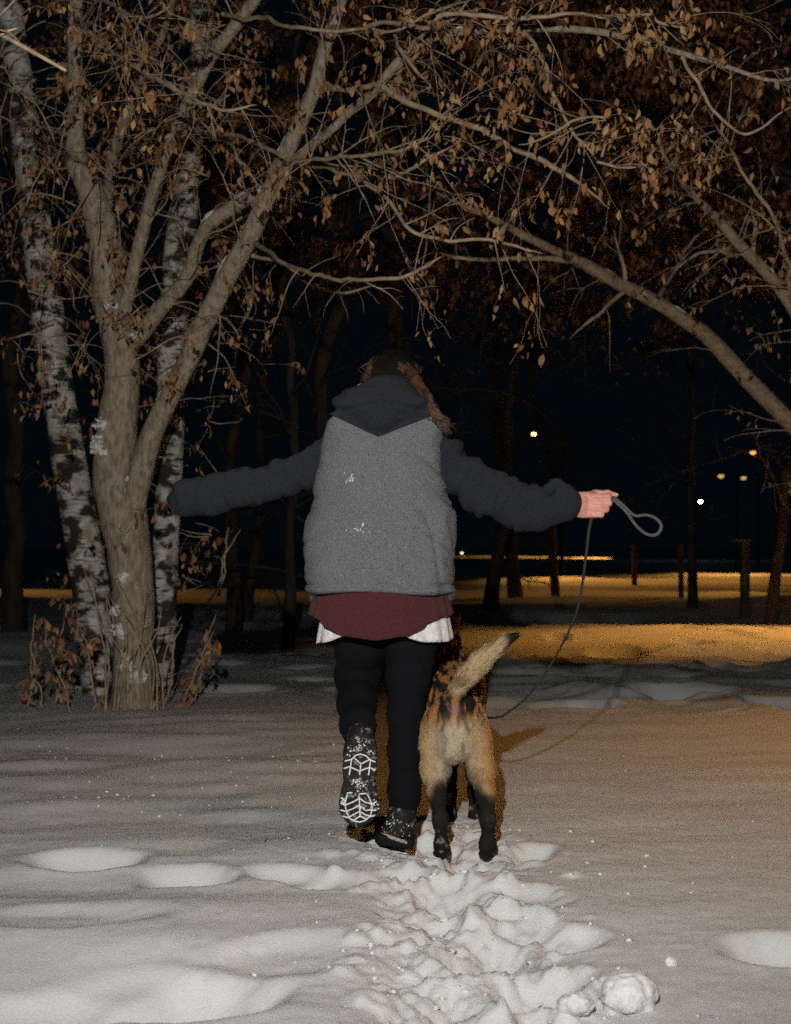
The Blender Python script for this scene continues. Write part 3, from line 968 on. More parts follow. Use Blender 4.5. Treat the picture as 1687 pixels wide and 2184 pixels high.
for px, py, lab in [(1285, 1692, 'tiny dark leaf scrap on open snow, far right of the dog'), (568, 1808, 'tiny reddish leaf scrap on snow left of the feet'), (1130, 1783, 'tiny leaf scrap on snow close beside the hind paws')]:
    y = F / (py - 1165)
    x = (px - 843.5) * y / F
    o = link('fallen_leaf', mesh('fallen_leaf', LEAF[2][0] * 0.018, LEAF[2][1], True, np.repeat([[0.12, 0.05, 0.03]], 15, 0)), M_LEAF, None, lab, 'leaf', 'leaf scraps on the snow')
    o.location = (x, y, hz(x, y) + 0.006)
    o.rotation_euler = (1.3, 0.2, px)


# ------------------------------------------------------------------ fence and street lamps
for x, y, w, lab in [(5.16, 18.9, 0.062, 'nearest short dark post at the right, with a flat crosspiece on top'), (5.80, 26.0, 0.05, 'middle short dark post, slim, between the other two'), (6.72, 36.0, 0.065, 'furthest short post, standing in the orange snow')]:
    root = empty('fence_post', (0, 0, 0), lab, 'post', 'short posts beside the lit path')
    link('post', box_mesh('post', (x - w, y - w, hz(x, y) - 0.2), (x + w, y + w, 1.06), 0.012), M_POST, root)
    if y < 20:
        link('crosspiece', box_mesh('crosspiece', (x - 0.20, y - 0.09, 1.062), (x + 0.08, y + 0.09, 1.11), 0.008), M_POST, root)


def street_lamp(label, x, y, hgt, lens, spot=None, arm=(-1.0, 0.0), r=0.06):
    root = empty('street_lamp', (0, 0, 0), label, 'street lamp', 'street lamps of the park')
    z = hz(x, y) - 0.2
    ax, ay = x + arm[0], y + arm[1]
    t = Tubes()
    t.add(np.array([(x, y, z, 0.08), (x, y, hgt - 0.6, 0.06), (x, y, hgt + 0.1, 0.05)]), 10)
    link('pole', t.mesh('pole'), M_METAL, root)
    t = Tubes()
    t.add(smooth_line([(x, y, hgt + 0.05, 0.04), (x + arm[0] * 0.4, y + arm[1] * 0.4, hgt + 0.28, 0.035), (ax, ay, hgt + 0.2, 0.03)], 5), 8)
    link('arm', t.mesh('arm'), M_METAL, root)
    v, f = blob((ax, ay, hgt + 0.14), 0.26, x, 0.0, 0.03, 0.42)
    head = link('lamp_head', mesh('lamp_head', v, f), M_METAL, root)
    v, f = blob((ax, ay - 0.05, hgt), r * 1.2, x, 0.0, r / 6, 0.8)
    link('lens', mesh('lens', v, f), lens, head)
    if spot:
        pw, tgt, cone_, bl = spot
        o = lamp('lamp_light', 'SPOT', (ax, ay, hgt - 0.16), pw, SODIUM, tgt, 0.12, cone_, bl)
        o.parent = root


# just out of frame on the right: the sodium lamp that warms the near snow
lx = lambda px, y: (px - 843.5) * y / F
street_lamp('sodium street lamp beyond the right edge lighting the near snow', 6.6, 6.6, 4.6, M_LAMP, (500, (3.3, 5.8, 0), 80, 1.0))
street_lamp('sodium street lamp behind the right edge by the fence', 8.4, 15.6, 4.6, M_LAMP, (1700, (4.0, 15.0, 0), 52, 1.0))
street_lamp('sodium street lamp out to the right, further along the fence', 13.5, 29.5, 4.8, M_LAMP, (1250, (5.6, 28.6, 0), 48, 1.0))
street_lamp('street lamp far left behind the birches', -12.5, 27.0, 5.0, M_LAMP, (420, (-6.3, 27.4, 0), 56, 0.8), (1.0, 0))
street_lamp('yellow lit street lamp seen over the right arm', lx(1138, 45) + 1.0, 45, 4.94, M_LAMP, (1900, (7.0, 40, 0), 82, 1.0))
street_lamp('orange street lamp at the far right among trunks', lx(1605, 54) + 1.0, 54, 4.96, M_LAMPD, (2600, (14, 49, 0), 80, 0.8), (-1.0, 0), 0.10)
street_lamp('white-green lamp glowing above the fence', lx(1493, 100) + 1.0, 100, 4.52, M_LAMPW, None, (-1.0, 0), 0.10)
street_lamp('dim yellow lamp left of the two faint lights, upper right', lx(1537, 80) + 1.0, 80, 5.4, M_LAMPY, None, (-1.0, 0), 0.15)
street_lamp('dim narrow yellow lamp right of the two faint lights', lx(1585, 84) + 1.0, 84, 5.5, M_LAMPY, None, (-1.0, 0), 0.14)
street_lamp('added sodium lamp far off behind the fence throwing orange dashes', 22.5, 122, 5.5, M_LAMPF, (9000, (17, 121, 0), 78, 0.5), (-1.0, 0), 0.1)  # lamp added for its orange dashes, lens kept nearly unlit
street_lamp('small greenish lamp low beside the jacket', lx(985, 118) + 0.5, 118, 0.4, M_LAMPG, None, (-0.5, 0), 0.10)

# ------------------------------------------------------------------ person
WY = 4.26


def q(px, py, r, y=WY):
    return PR(px, py, r, y)


person = empty('person', (0, 0, 0), 'person in grey fleece and burgundy skirt, arms spread, walking away holding a leash', 'person')

hand_c = P(1250, 1076, 4.15)


def fingers():
    """four bent fingers and a thumb: (knuckle, PIP, DIP, tip) curling away from the camera"""
    out = []
    S = 4.15 / F
    for py, x1, r, e in [(1057, 1303, 0.0098, 0), (1071, 1304, 0.0102, 0), (1084.5, 1298, 0.0096, 0.0), (1096.5, 1288, 0.0085, 0)]:
        k = P(1264, py + 1, 4.150)
        a = P(x1 - 5, py + 1.5, 4.146)
        b = a + np.array((0.004, 0.026, -0.001))
        c = a + np.array((-0.020, 0.036, -0.002))
        d = a + np.array((-0.036, 0.026, -0.002))
        out.append([(*k, r * 1.06), (*a, r), (*b, r * 0.93), (*c, r * 0.88), (*d, r * 0.8)])
    th = [(*P(1243, 1062, 4.172), 0.014), (*P(1270, 1052, 4.176), 0.0118), (*P(1296, 1051, 4.168), 0.0095), (*P(1315, 1055, 4.158), 0.0072)]
    return out, th


FI, TH = fingers()


def body_sdf(p):
    d = ellip(p, P(836, 806, 4.46), (0.075, 0.092, 0.085))                               # skull, bowed forward
    d = smin(d, ellip(p, P(836, 830, 4.50), (0.055, 0.065, 0.07)), 0.05)                  # jaw
    d = smin(d, cone(p, (*P(836, 822, 4.575), 0.010), (*P(836, 836, 4.59), 0.015)), 0.012)   # nose
    for s in (-1, 1):
        d = smin(d, ellip(p, P(836, 815, 4.46) + np.array((s * 0.078, 0, 0)), (0.012, 0.025, 0.033)), 0.01)   # ears
        d = np.maximum(d, -ellip(p, P(836, 815, 4.60) + np.array((s * 0.032, 0, 0)), (0.016, 0.02, 0.010)))     # eye sockets
        d = smin(d, ellip(p, P(836, 815, 4.565) + np.array((s * 0.032, 0, 0)), (0.013, 0.013, 0.011)), 0.004)
    d = np.maximum(d, -ellip(p, P(836, 855, 4.585), (0.026, 0.02, 0.004)))                  # mouth
    d = smin(d, cone(p, (*P(834, 835, 4.42), 0.052), (*P(826, 900, 4.30), 0.06)), 0.05)
    d = smin(d, chain(p, [q(765, 925, 36), q(880, 925, 36)], 0.05), 0.05)                    # shoulders
    d = smin(d, ellip(p, P(815, 1030, 4.27), (0.15, 0.10, 0.24)), 0.1)
    d = smin(d, ellip(p, P(815, 1270, 4.27), (0.14, 0.10, 0.12)), 0.05)
    d = smin(d, chain(p, [q(895, 940, 28), q(985, 1010, 28, 4.24), q(1085, 1065, 27, 4.19), q(1200, 1076, 19, 4.16), q(1232, 1076, 18, 4.155)], 0.02), 0.02)
    d = smin(d, chain(p, [q(745, 940, 28), q(650, 1000, 26), q(560, 1035, 25, 4.28), q(430, 1060, 19, 4.33), q(385, 1064, 24, 4.35)], 0.02), 0.04)
    # legs
    d = smin(d, chain(p, [q(768, 1310, 42, 4.28), q(766, 1440, 28, 4.42), q(764, 1505, 22, 4.27), q(767, 1590, 17, 4.05)], 0.02), 0.03)
    d = smin(d, chain(p, [q(874, 1310, 42, 4.28), q(870, 1470, 27, 4.28), q(865, 1600, 22, 4.27), q(858, 1760, 18, 4.27)], 0.02), 0.03)
    # holding hand: palm, curled fingers, thumb laid on top
    c = hand_c
    qq = (p - c - np.array((0, 0.012, 0))) / np.array((0.040, 0.017, 0.043))
    palm = ((np.abs(qq) ** 3).sum(1) ** (1 / 3) - 1) * 0.02
    d = smin(d, palm, 0.022)
    for fg in FI:
        d = smin(d, chain(p, fg, 0.004), 0.006)
    d = smin(d, chain(p, TH, 0.008), 0.008)
    return d


v, f = sdf_mesh(body_sdf, (-0.85, 3.85, 0.05), (0.80, 4.75, 1.75), 0.0042)
link('body', mesh('body', v, f), M_SKIN, person)

# jacket body panel
ZT = np.array([880, 920, 960, 1000, 1040, 1080, 1120, 1160, 1200, 1240, 1285], float)
LF = np.array([698, 691, 681, 668, 657, 655, 655, 656, 656, 655, 656], float)
RT = np.array([945, 947, 947, 952, 963, 970, 972, 973, 972, 972, 972], float)
DB = np.array([0.105, 0.125, 0.140, 0.15, 0.155, 0.158, 0.160, 0.163, 0.168, 0.17, 0.17])


def torso_sdf(p, grow_=0.0):
    py = 1165 + (1 - p[:, 2]) * F / WY
    l, r, b = np.interp(py, ZT, LF), np.interp(py, ZT, RT), np.interp(py, ZT, DB)
    a = (r - l) * 0.5 * WY / F + grow_
    cx = ((l + r) * 0.5 - 843.5) * WY / F
    b = b + grow_
    n = 2.7 + 1.8 * sstep(960, 890, py)
    e = ((np.abs((p[:, 0] - cx) / a) ** n + np.abs((p[:, 1] - WY - 0.01) / b) ** n) ** (1 / n) - 1) * np.minimum(a, b)
    ztop = 1.458 + grow_ - 0.25 * (np.abs(p[:, 0] - cx) / 0.2) ** 2 * 0.12
    k = 0.022
    t = p[:, 2] - ztop
    h = np.maximum(k - np.abs(e - t), 0) / k
    return np.maximum(e, t) + h * h * k * 0.25


def jacket(p):
    py = 1165 + (1 - p[:, 2]) * F / WY
    px = 843.5 + p[:, 0] * F / WY
    d = torso_sdf(p)
    w = sstep(960, 1100, py) * sstep(1275, 1225, py)
    # draped folds: long slack diagonals from the armholes and vertical ones near the right side
    u = px * 0.9 + py * 0.35
    d += 0.008 * w * np.sin(u / 23.0 + 2.2 * fbm(p * 5.0, 2)) * sstep(830, 950, px)
    d += 0.007 * sstep(900, 1000, py) * np.sin((px * 0.6 - py * 0.5) / 27.0 + 2 * fbm(p * 4.0 + 9, 2)) * sstep(800, 680, px)
    d += 0.011 * fbm(p * np.array((5, 5, 3.2)) + 3, 3) * sstep(900, 980, py)
    d += 0.0035 * fbm(p * 19, 2)
    # sharp creases running off the armholes and down the slack right side
    for ang, sd, w_ in ((0.6, 3.0, sstep(840, 930, px)), (-0.5, 8.0, sstep(770, 690, px)), (1.35, 5.0, sstep(850, 920, px) * sstep(1030, 1100, py)), (0.1, 12.0, sstep(1140, 1210, py) * 0.7)):
        ca, sa = math.cos(ang), math.sin(ang)
        uu, vv = p[:, 0] * ca - p[:, 2] * sa, p[:, 0] * sa + p[:, 2] * ca
        g = fbm(np.stack([uu * 3.2, vv * 13.0, np.full(len(p), sd)], 1), 2)
        d += 0.0075 * w_ * np.exp(-(g * 9) ** 2) * (0.4 + 0.6 * (fbm(p * 4 + sd, 2) > -0.1))
    # blouse over the hem band
    d += 0.005 * np.exp(-((py - 1246) / 4.0) ** 2) - 0.004 * np.exp(-((py - 1256) / 7) ** 2)
    # gather at the armholes
    d += 0.004 * np.exp(-((py - 1062) / 5) ** 2) * (sstep(690, 660, px) + sstep(940, 965, px))
    # hem: front hangs lower than the back
    back = sstep(4.30, 4.20, p[:, 1])
    zh = 1 - ((1287 - 24 * back + 4 * np.sin(px / 45)) - 1165) * WY / F
    k = 0.018
    t = zh - p[:, 2]
    h = np.maximum(k - np.abs(d - t), 0) / k
    return np.maximum(d, t) + h * h * k * 0.25


v, f = sdf_mesh(jacket, (-0.42, 4.0, 0.72), (0.32, 4.52, 1.52), 0.0055)
jk = link('jacket', mesh('jacket', v, f), M_FLEECE, person)


# dark yoke and hood: V-shaped lower edge
def hood(p):
    py = 1165 + (1 - p[:, 2]) * F / WY
    px = 843.5 + p[:, 0] * F / WY
    yoke = torso_sdf(p, 0.007)
    vline = np.where(px < 808, 885 + (px - 697) * (938 - 885) / (808 - 697), 938 + (px - 808) * (892 - 938) / (922 - 808))
    vline = np.maximum(vline, 880)
    yoke = np.maximum(yoke, (py - vline) * WY / F)
    bag = ellip(p, P(814, 866, 4.20), (0.128, 0.105, 0.080))
    bag = smin(bag, ellip(p, P(828, 838, 4.26), (0.090, 0.10, 0.058)), 0.04)
    bag = smin(bag, ellip(p, P(745, 866, 4.23), (0.05, 0.08, 0.04)), 0.05)
    bag = smin(bag, ellip(p, P(885, 866, 4.23), (0.05, 0.08, 0.04)), 0.05)
    bag = smin(bag, ellip(p, P(808, 896, 4.16), (0.05, 0.05, 0.04)), 0.05)
    bag += 0.006 * np.sin((py + 0.25 * np.abs(px - 820)) / 6.5 + 2.5 * fbm(p * 7, 2)) * sstep(830, 850, py) * sstep(905, 870, py)
    bag += 0.010 * np.exp(-((py - 868 - 0.18 * np.abs(px - 820)) / 4.5) ** 2) * sstep(105, 60, np.abs(px - 820))
    bag += 0.007 * fbm(p * 14, 3)
    bag = np.maximum(bag, 0.010 - ellip(p, P(836, 795, 4.42), (0.085, 0.10, 0.12)))
    return smin(yoke, bag, 0.008)


v, f = sdf_mesh(hood, (-0.30, 3.98, 1.30), (0.26, 4.52, 1.68), 0.005)
hd = link('hood', mesh('hood', v, f), M_CHAR, person, label='dark charcoal hood with V-shaped lower edge')
t = Tubes()
t.add(smooth_line([q(762, 822, 0.8, 4.285), q(785, 811, 1.3, 4.285), q(810, 803, 1.3, 4.285), q(830, 801, 1.2, 4.285), q(846, 802, 0.7, 4.285)], 6), 6)
link('hood_lining', t.mesh('hood_lining'), M_LINING, hd)


# sleeves
def sleeve(pts, wr, cuff):
    pts = [np.array(a) for a in pts]

    def fn(p):
        d = chain(p, pts, 0.022)
        s = None
        A, B = pts[0][:3], pts[-1][:3]
        ax = (B - A) / np.linalg.norm(B - A)
        s = (p - A) @ ax
        d = d + wr * 0.014 * np.sin(s * 46 + 3.5 * fbm(p * 6.0, 2)) * fbm(p * 5 + 4, 2) * 1.6
        d = d + wr * 0.010 * np.exp(-(fbm(np.stack([s * 16, p[:, 2] * 5, p[:, 1] * 5], 1) + 2, 2) * 7) ** 2) + wr * 0.012 * fbm(p * 9.0 + 1.3, 3) + 0.003 * fbm(p * 26, 2)
        for c in cuff:
            d = smin(d, ellip(p, c[:3], (c[3], c[3] * 1.1, c[3])) + 0.004 * fbm(p * 25, 2), 0.02)
        return d
    P0 = np.array([a[:3] for a in pts])
    return sdf_mesh(fn, P0.min(0) - 0.14, P0.max(0) + 0.14, 0.005)


v, f = sleeve([q(895, 922, 34, 4.27), q(922, 950, 36, 4.27), q(957, 986, 44, 4.265), q(990, 1017, 50, 4.25), q(1035, 1050, 52, 4.23), q(1090, 1070, 54, 4.20), q(1150, 1080, 45, 4.18), q(1195, 1076, 34, 4.165), q(1212, 1074, 31, 4.16)], 1.0,
              [q(1186, 1038, 19, 4.15), q(1208, 1050, 17, 4.14), q(1170, 1045, 14, 4.12), q(1213, 1092, 15, 4.14), q(1215, 1072, 22, 4.14)])
link('sleeve', mesh('sleeve', v, f), M_CHAR, person)
v, f = sleeve([q(750, 922, 34, 4.27), q(718, 948, 34, 4.27), q(684, 980, 41, 4.27), q(648, 1004, 41, 4.26), q(600, 1021, 40, 4.25), q(540, 1038, 42, 4.25), q(450, 1054, 43, 4.27), q(395, 1061, 35, 4.30), q(372, 1063, 25, 4.34)], 0.8, [])
sl = link('sleeve', mesh('sleeve', v, f), M_CHAR, person)


def snow_specks(name, spots, surf, parent, n=9, spread=9, size=(0.0012, 0.004), shift=-0.004):
    """dabs of snow stuck to cloth: each lies on the surface nearest the camera"""
    V, Fc, c0 = [], [], 0
    for (px, py) in spots:
        for _ in range(n):
            a, b = px + rng.normal(0, spread), py + rng.normal(0, spread)
            y = 3.9
            for _k in range(60):
                dd = float(surf(P(a, b, y)[None])[0])
                if dd < 0.0006:
                    break
                y += max(dd * 0.7, 0.0005)
            r = rng.uniform(*size)
            V.append(oct_v * r * rng.uniform(0.5, 1.5, (6, 3)) + P(a, b, y))
            Fc.append(oct_f + c0)
            c0 += 6
    link(name, mesh(name, np.vstack(V), np.vstack(Fc)), M_CLUMP, parent, kind='stuff')


snow_specks('snow_flecks', [(742, 1012), (744, 1022), (750, 1016), (765, 1125), (775, 1120), (768, 1132), (752, 1130), (780, 1130)], jacket, jk, 6, 5, (0.001, 0.0035))


# burgundy skirt and the white layer beneath it
def cloth_ring(top, rows, width, depth, hem, pleat, amp, seed, cx_px=812, y0=WY + 0.01, nseg=220):
    """open pleated tube: hem(angle, px) gives its lower edge in layout rows; a turned-in inside gives thickness"""
    th = np.linspace(0, 2 * math.pi, nseg, endpoint=False)
    V = []
    for side, off in ((0, 0.0), (1, -0.004)):
        for i in range(rows + 1):
            u = i / rows
            w = np.interp(u, [0, 1], width) + off
            dp = np.interp(u, [0, 1], depth) + off
            pl = amp * (0.25 + 0.75 * u) * (np.abs(((th * pleat / 6.2832 + 0.12 * np.sin(th * 5 + seed)) % 1.0) * 2 - 1) - 0.5)
            x = (cx_px - 843.5) * WY / F + (w + pl) * np.cos(th)
            yy = y0 + (dp + pl) * np.sin(th)
            px = 843.5 + x * F / WY
            he = hem(th, px)
            zt = 1 - (top - 1165) * WY / F
            zb = 1 - (he - 1165) * WY / F
            V.append(np.stack([x, yy, zt + (zb - zt) * u + 0.002 * np.sin(th * 9 + seed)], 1))
    V = np.vstack(V)
    Fc = []
    n = nseg

    def quads(a, b, flip):
        i = np.arange(n)
        j = (i + 1) % n
        qd = np.stack([a + i, a + j, b + j, b + i], 1)
        return qd[:, ::-1] if flip else qd
    for i in range(rows):
        Fc.append(quads(i * n, (i + 1) * n, True))
        o = (rows + 1) * n
        Fc.append(quads(o + i * n, o + (i + 1) * n, False))
    Fc.append(quads(rows * n, (rows + 1) * n + rows * n, True))
    return V, np.vstack(Fc)


def skirt_hem(th, px):
    back = np.sin(th) < 0.15
    he = np.interp(px, [655, 662, 690, 694, 735, 810, 872, 905, 908, 945, 968], [1308, 1310, 1322, 1330, 1351, 1357, 1350, 1331, 1326, 1313, 1308])
    return np.where(back, he, 1312)


def white_hem(th, px):
    he = np.interp(px, [660, 674, 700, 735, 760, 850, 872, 910, 935, 968], [1372, 1372, 1364, 1352, 1344, 1344, 1354, 1365, 1366, 1362])
    return np.where(np.sin(th) < 0.3, he, 1335)


v, f = cloth_ring(1240, 14, (0.215, 0.240), (0.150, 0.172), skirt_hem, 26, 0.009, 1.0)
link('skirt', mesh('skirt', v, f), M_SKIRT, person)
v, f = cloth_ring(1262, 12, (0.20, 0.228), (0.140, 0.150), white_hem, 17, 0.008, 2.0, 820)
link('underskirt', mesh('underskirt', v, f), M_WHITE, person, label='white layer showing at both sides under the skirt')


# tights
def tights(p):
    d = chain(p, [q(770, 1300, 56, 4.28), q(769, 1370, 51, 4.33), q(763, 1445, 44, 4.42), q(760, 1500, 38, 4.27), q(764, 1545, 33, 4.14), q(767, 1590, 29, 4.04)], 0.04)
    e = chain(p, [q(876, 1300, 56, 4.28), q(875, 1370, 52, 4.28), q(870, 1450, 43, 4.28), q(866, 1520, 35, 4.28), q(864, 1600, 33, 4.27), q(862, 1680, 31, 4.27), q(856, 1770, 28, 4.27)], 0.04)
    d = smin(d, e, 0.025)
    d = smin(d, ellip(p, P(815, 1290, 4.28), (0.15, 0.11, 0.07)), 0.06)
    return d + 0.006 * fbm(p * 12, 2) + 0.0025 * fbm(p * np.array((20, 20, 55)), 2)


v, f = sdf_mesh(tights, (-0.28, 3.9, 0.02), (0.22, 4.62, 0.88), 0.006)
link('tights', mesh('tights', v, f), M_TIGHTS, person)


# planted boot, seen from behind
def boot(p):
    d = chain(p, [q(857, 1735, 31, 4.265), q(853, 1772, 34, 4.26)], 0.03)
    d = smin(d, cone(p, (*P(846, 1782, 4.26), 0.042), (*P(836, 1772, 4.46), 0.034)), 0.03)
    d = smin(d, ellip(p, P(845, 1788, 4.25), (0.055, 0.055, 0.035)), 0.02)
    d = np.maximum(d, (p[:, 2] * 0 + 0.012) - p[:, 2])
    return d + 0.004 * fbm(p * 30, 2)


v, f = sdf_mesh(boot, (-0.12, 4.1, -0.02), (0.14, 4.6, 0.20), 0.005)
bt = link('boot', mesh('boot', v, f), M_SHOESNOW, person, label='planted boot, dark and dusted with snow')


def sole_sdf(p):
    x0, z0 = P(843, 1798, 4.26)[0], 0.034
    u = p[:, 1] - 4.19
    cx = x0 - 0.05 * u
    w = np.interp(u, [0, 0.05, 0.15, 0.24, 0.30], [0.055, 0.064, 0.050, 0.055, 0.03])
    tilt = (p[:, 0] - cx) * -0.16
    e = np.maximum(np.abs(p[:, 0] - cx) - w, np.abs(u - 0.14) - 0.15)
    return np.maximum(e, np.abs(p[:, 2] - z0 - tilt) - 0.014) - 0.004


v, f = sdf_mesh(sole_sdf, (-0.14, 4.0, -0.06), (0.14, 4.6, 0.10), 0.005)
link('boot_sole', mesh('boot_sole', v, f), M_SHOE, bt)
t = Tubes()
t.add(smooth_line([q(806, 1776, 3, 4.225), q(822, 1781, 4.2, 4.19), q(845, 1789, 4.2, 4.172), q(866, 1796, 4.2, 4.18), q(880, 1800, 3.2, 4.215)], 5), 6)
link('boot_stripe', t.mesh('boot_stripe'), M_STRIPE, bt)

# lifted shoe: sole turned to the camera, toe down
SY = 3.965


def sw(py):
    return np.interp(py, [1570, 1585, 1610, 1640, 1665, 1690, 1712, 1735, 1752, 1766], [12, 24, 33, 34, 31, 36, 40, 37, 26, 6])


def scx(py):
    return np.interp(py, [1570, 1620, 1680, 1720, 1760], [769, 768, 765, 765, 764])


def shoe(p):
    py = 1165 + (1 - p[:, 2]) * F / SY
    px = 843.5 + p[:, 0] * F / SY
    w = np.maximum(sw(py), 4)
    bend = 0.0035 * ((py - 1675) / 40.0) ** 2
    dx = (np.abs(px - scx(py)) - w) * SY / F
    y0 = SY + bend
    depth = np.interp(py, [1575, 1640, 1720, 1765], [0.10, 0.085, 0.06, 0.03])
    dy = np.abs(p[:, 1] - y0 - depth * 0.5) - depth * 0.5
    dz = (np.abs(py - 1668) - 96) * SY / F
    e = np.maximum(np.maximum(dx + 0.12 * np.maximum(p[:, 1] - y0 - 0.03, 0), dy), dz)
    ank = chain(p, [(*P(768, 1568, 4.03), 0.040), (*P(768, 1592, 4.03), 0.046)], 0.02)
    return smin(e - 0.004, ank, 0.03) + 0.0012 * fbm(p * 60, 2)


v, f = sdf_mesh(shoe, (-0.24, 3.88, 0.08), (0.02, 4.15, 0.48), 0.0042)
sh = link('shoe', mesh('shoe', v, f), M_SHOESNOW, person, label='lifted shoe with white lattice on its black sole')


def sole_y(px, py):
    y = 3.90
    for _k in range(80):
        d = float(shoe(np.array([[(px - 843.5) * SY / F, y, 1 - (py - 1165) * SY / F]]))[0])
        if d < 0.0004 or y > 4.05:
            break
        y += max(d * 0.6, 0.0004)
    return min(y, 4.02)


GR = [  # heel web and ball web of the sole, in layout coordinates
    [(735, 1623), (750, 1619), (758, 1611), (768, 1608), (779, 1611), (789, 1620), (801, 1625)],
    [(755, 1616), (770, 1628), (788, 1620)], [(770, 1628), (767, 1652)], [(750, 1619), (745, 1652)], [(790, 1622), (786, 1652)],
    [(733, 1638), (747, 1634)], [(747, 1635), (767, 1644)], [(768, 1643), (788, 1636)], [(789, 1636), (800, 1642)],
    [(741, 1690), (736, 1714), (739, 1731), (746, 1746), (757, 1752), (768, 1754), (779, 1750), (790, 1740), (794, 1722), (790, 1706), (783, 1691)],
    [(741, 1690), (752, 1689)], [(766, 1692), (783, 1691)], [(766, 1692), (767, 1715), (768, 1741)],
    [(737, 1716), (752, 1710), (766, 1702)], [(767, 1702), (779, 1710), (792, 1713)], [(738, 1730), (753, 1724), (767, 1716)], [(767, 1717), (780, 1728), (793, 1726)],
    [(743, 1744), (756, 1736), (767, 1730)], [(768, 1731), (780, 1738), (789, 1740)], [(752, 1751), (768, 1741), (783, 1748)],
    [(726, 1712), (736, 1716)], [(726, 1727), (738, 1730)], [(730, 1741), (744, 1744)], [(792, 1714), (804, 1708)], [(793, 1728), (804, 1727)], [(788, 1742), (802, 1738)], [(728, 1700), (736, 1707)],
]
for g in GR:
    pts = []
    for a, b in zip(g[:-1], g[1:]):
        for u in (0, 0.5):
            pts.append((a[0] * (1 - u) + b[0] * u, a[1] * (1 - u) + b[1] * u))
    pts.append(g[-1])
    L = []
    for (px, py) in pts:
        px = np.clip(px, scx(py) - sw(py) - 0.5, scx(py) + sw(py) + 0.5)
        yy = sole_y(px, py)
        L.append(((px - 843.5) * SY / F, yy - 0.0005, 1 - (py - 1165) * SY / F, 0.0023))
    t = Tubes()
    t.add(smooth_line(L, 2), 6)
    link('tread_line', t.mesh('tread_line'), M_CLUMP, sh)


def shoe_surf(p):
    k = p.copy()
    return shoe(k)


snow_specks('stuck_snow', [(766, 1668), (755, 1667), (775, 1672), (765, 1676), (770, 1590), (760, 1597), (768, 1580), (800, 1720), (799, 1712), (731, 1703), (775, 1722), (748, 1600), (788, 1605)], shoe_surf, sh, 13, 5.0, (0.0009, 0.0036))
snow_specks('stuck_snow', [(820, 1765), (840, 1768), (862, 1775), (835, 1755), (855, 1790), (850, 1803)], boot, bt, 9, 9, (0.0010, 0.004))


# hair
def hair_cap(p):
    d = ellip(p, P(838, 806, 4.44), (0.092, 0.108, 0.098))
    d = smin(d, ellip(p, P(872, 815, 4.38), (0.042, 0.05, 0.07)), 0.04)
    d = smin(d, ellip(p, P(800, 800, 4.38), (0.04, 0.05, 0.05)), 0.04)
    return d + 0.012 * fbm(p * np.array((30, 30, 9)), 3)


v, f = sdf_mesh(hair_cap, (-0.18, 4.25, 1.30), (0.16, 4.66, 1.76), 0.006)
hr = link('hair', mesh('hair', v, f), M_DARKHAIR, person)


def curl(path, rad, turns, r, k=60, ph=0.0):
    l = smooth_line(path, 10)
    s = np.linspace(0, 1, k)
    idx = s * (len(l) - 1)
    i = np.minimum(idx.astype(int), len(l) - 2)
    fr = (idx - i)[:, None]
    c = l[i] * (1 - fr) + l[i + 1] * fr
    a = s * turns * 6.283 + ph
    env = rad * (0.3 + 0.7 * np.sin(np.clip(s * 1.2, 0, 1) * 1.57))
    c = c.copy()
    c[:, 0] += env * np.cos(a)
    c[:, 1] += env * np.sin(a)
    c[:, 2] += env * 0.4 * np.sin(a * 0.7)
    c[:, 3] = r * (1 - 0.6 * s)
    return c


t = Tubes()
for k in range(110):
    j = rng.normal(0, 4.2, 8)
    t.add(curl([q(858 + j[0] * 1.6, 782 + j[1], 1, 4.34), q(884 + j[2] * 1.3, 806 + j[3], 1, 4.27), q(905 + j[4], 842 + j[5], 1, 4.20), q(922 + j[6] * 1.3, 875 + j[7], 1, 4.16), q(941 + j[1] * 2, 897 + j[0], 1, 4.15), q(952 + j[3] * 2.2, 905 + rng.uniform(-5, 30), 1, 4.14)][:rng.integers(4, 7)], rng.uniform(0.004, 0.009), rng.uniform(2, 4), rng.uniform(0.0014, 0.0032), 50, rng.uniform(0, 6)), 4)
for k in range(22):
    j = rng.normal(0, 6, 6)
    t.add(curl([q(800 + j[0], 770 + j[1], 1, 4.36), q(785 + j[2], 790 + j[3], 1, 4.33), q(778 + j[4], 812 + j[5], 1, 4.33)], 0.006, 2, 0.0015, 30, rng.uniform(0, 6)), 4)
for k in range(60):
    a = rng.uniform(-1, 1)
    b = rng.normal(0, 5, 4)
    t.add(curl([q(838 + a * 42, 752 + abs(a) * 22 + b[0], 1, 4.42), q(840 + a * 55 + b[1], 772 + abs(a) * 14 + b[2], 1, 4.36), q(838 + a * 54 + b[3], 796, 1, 4.34)], 0.005, 2, 0.0013, 26, rng.uniform(0, 6)), 4)
link('curls', t.mesh('curls'), M_HAIR, hr, kind='stuff')

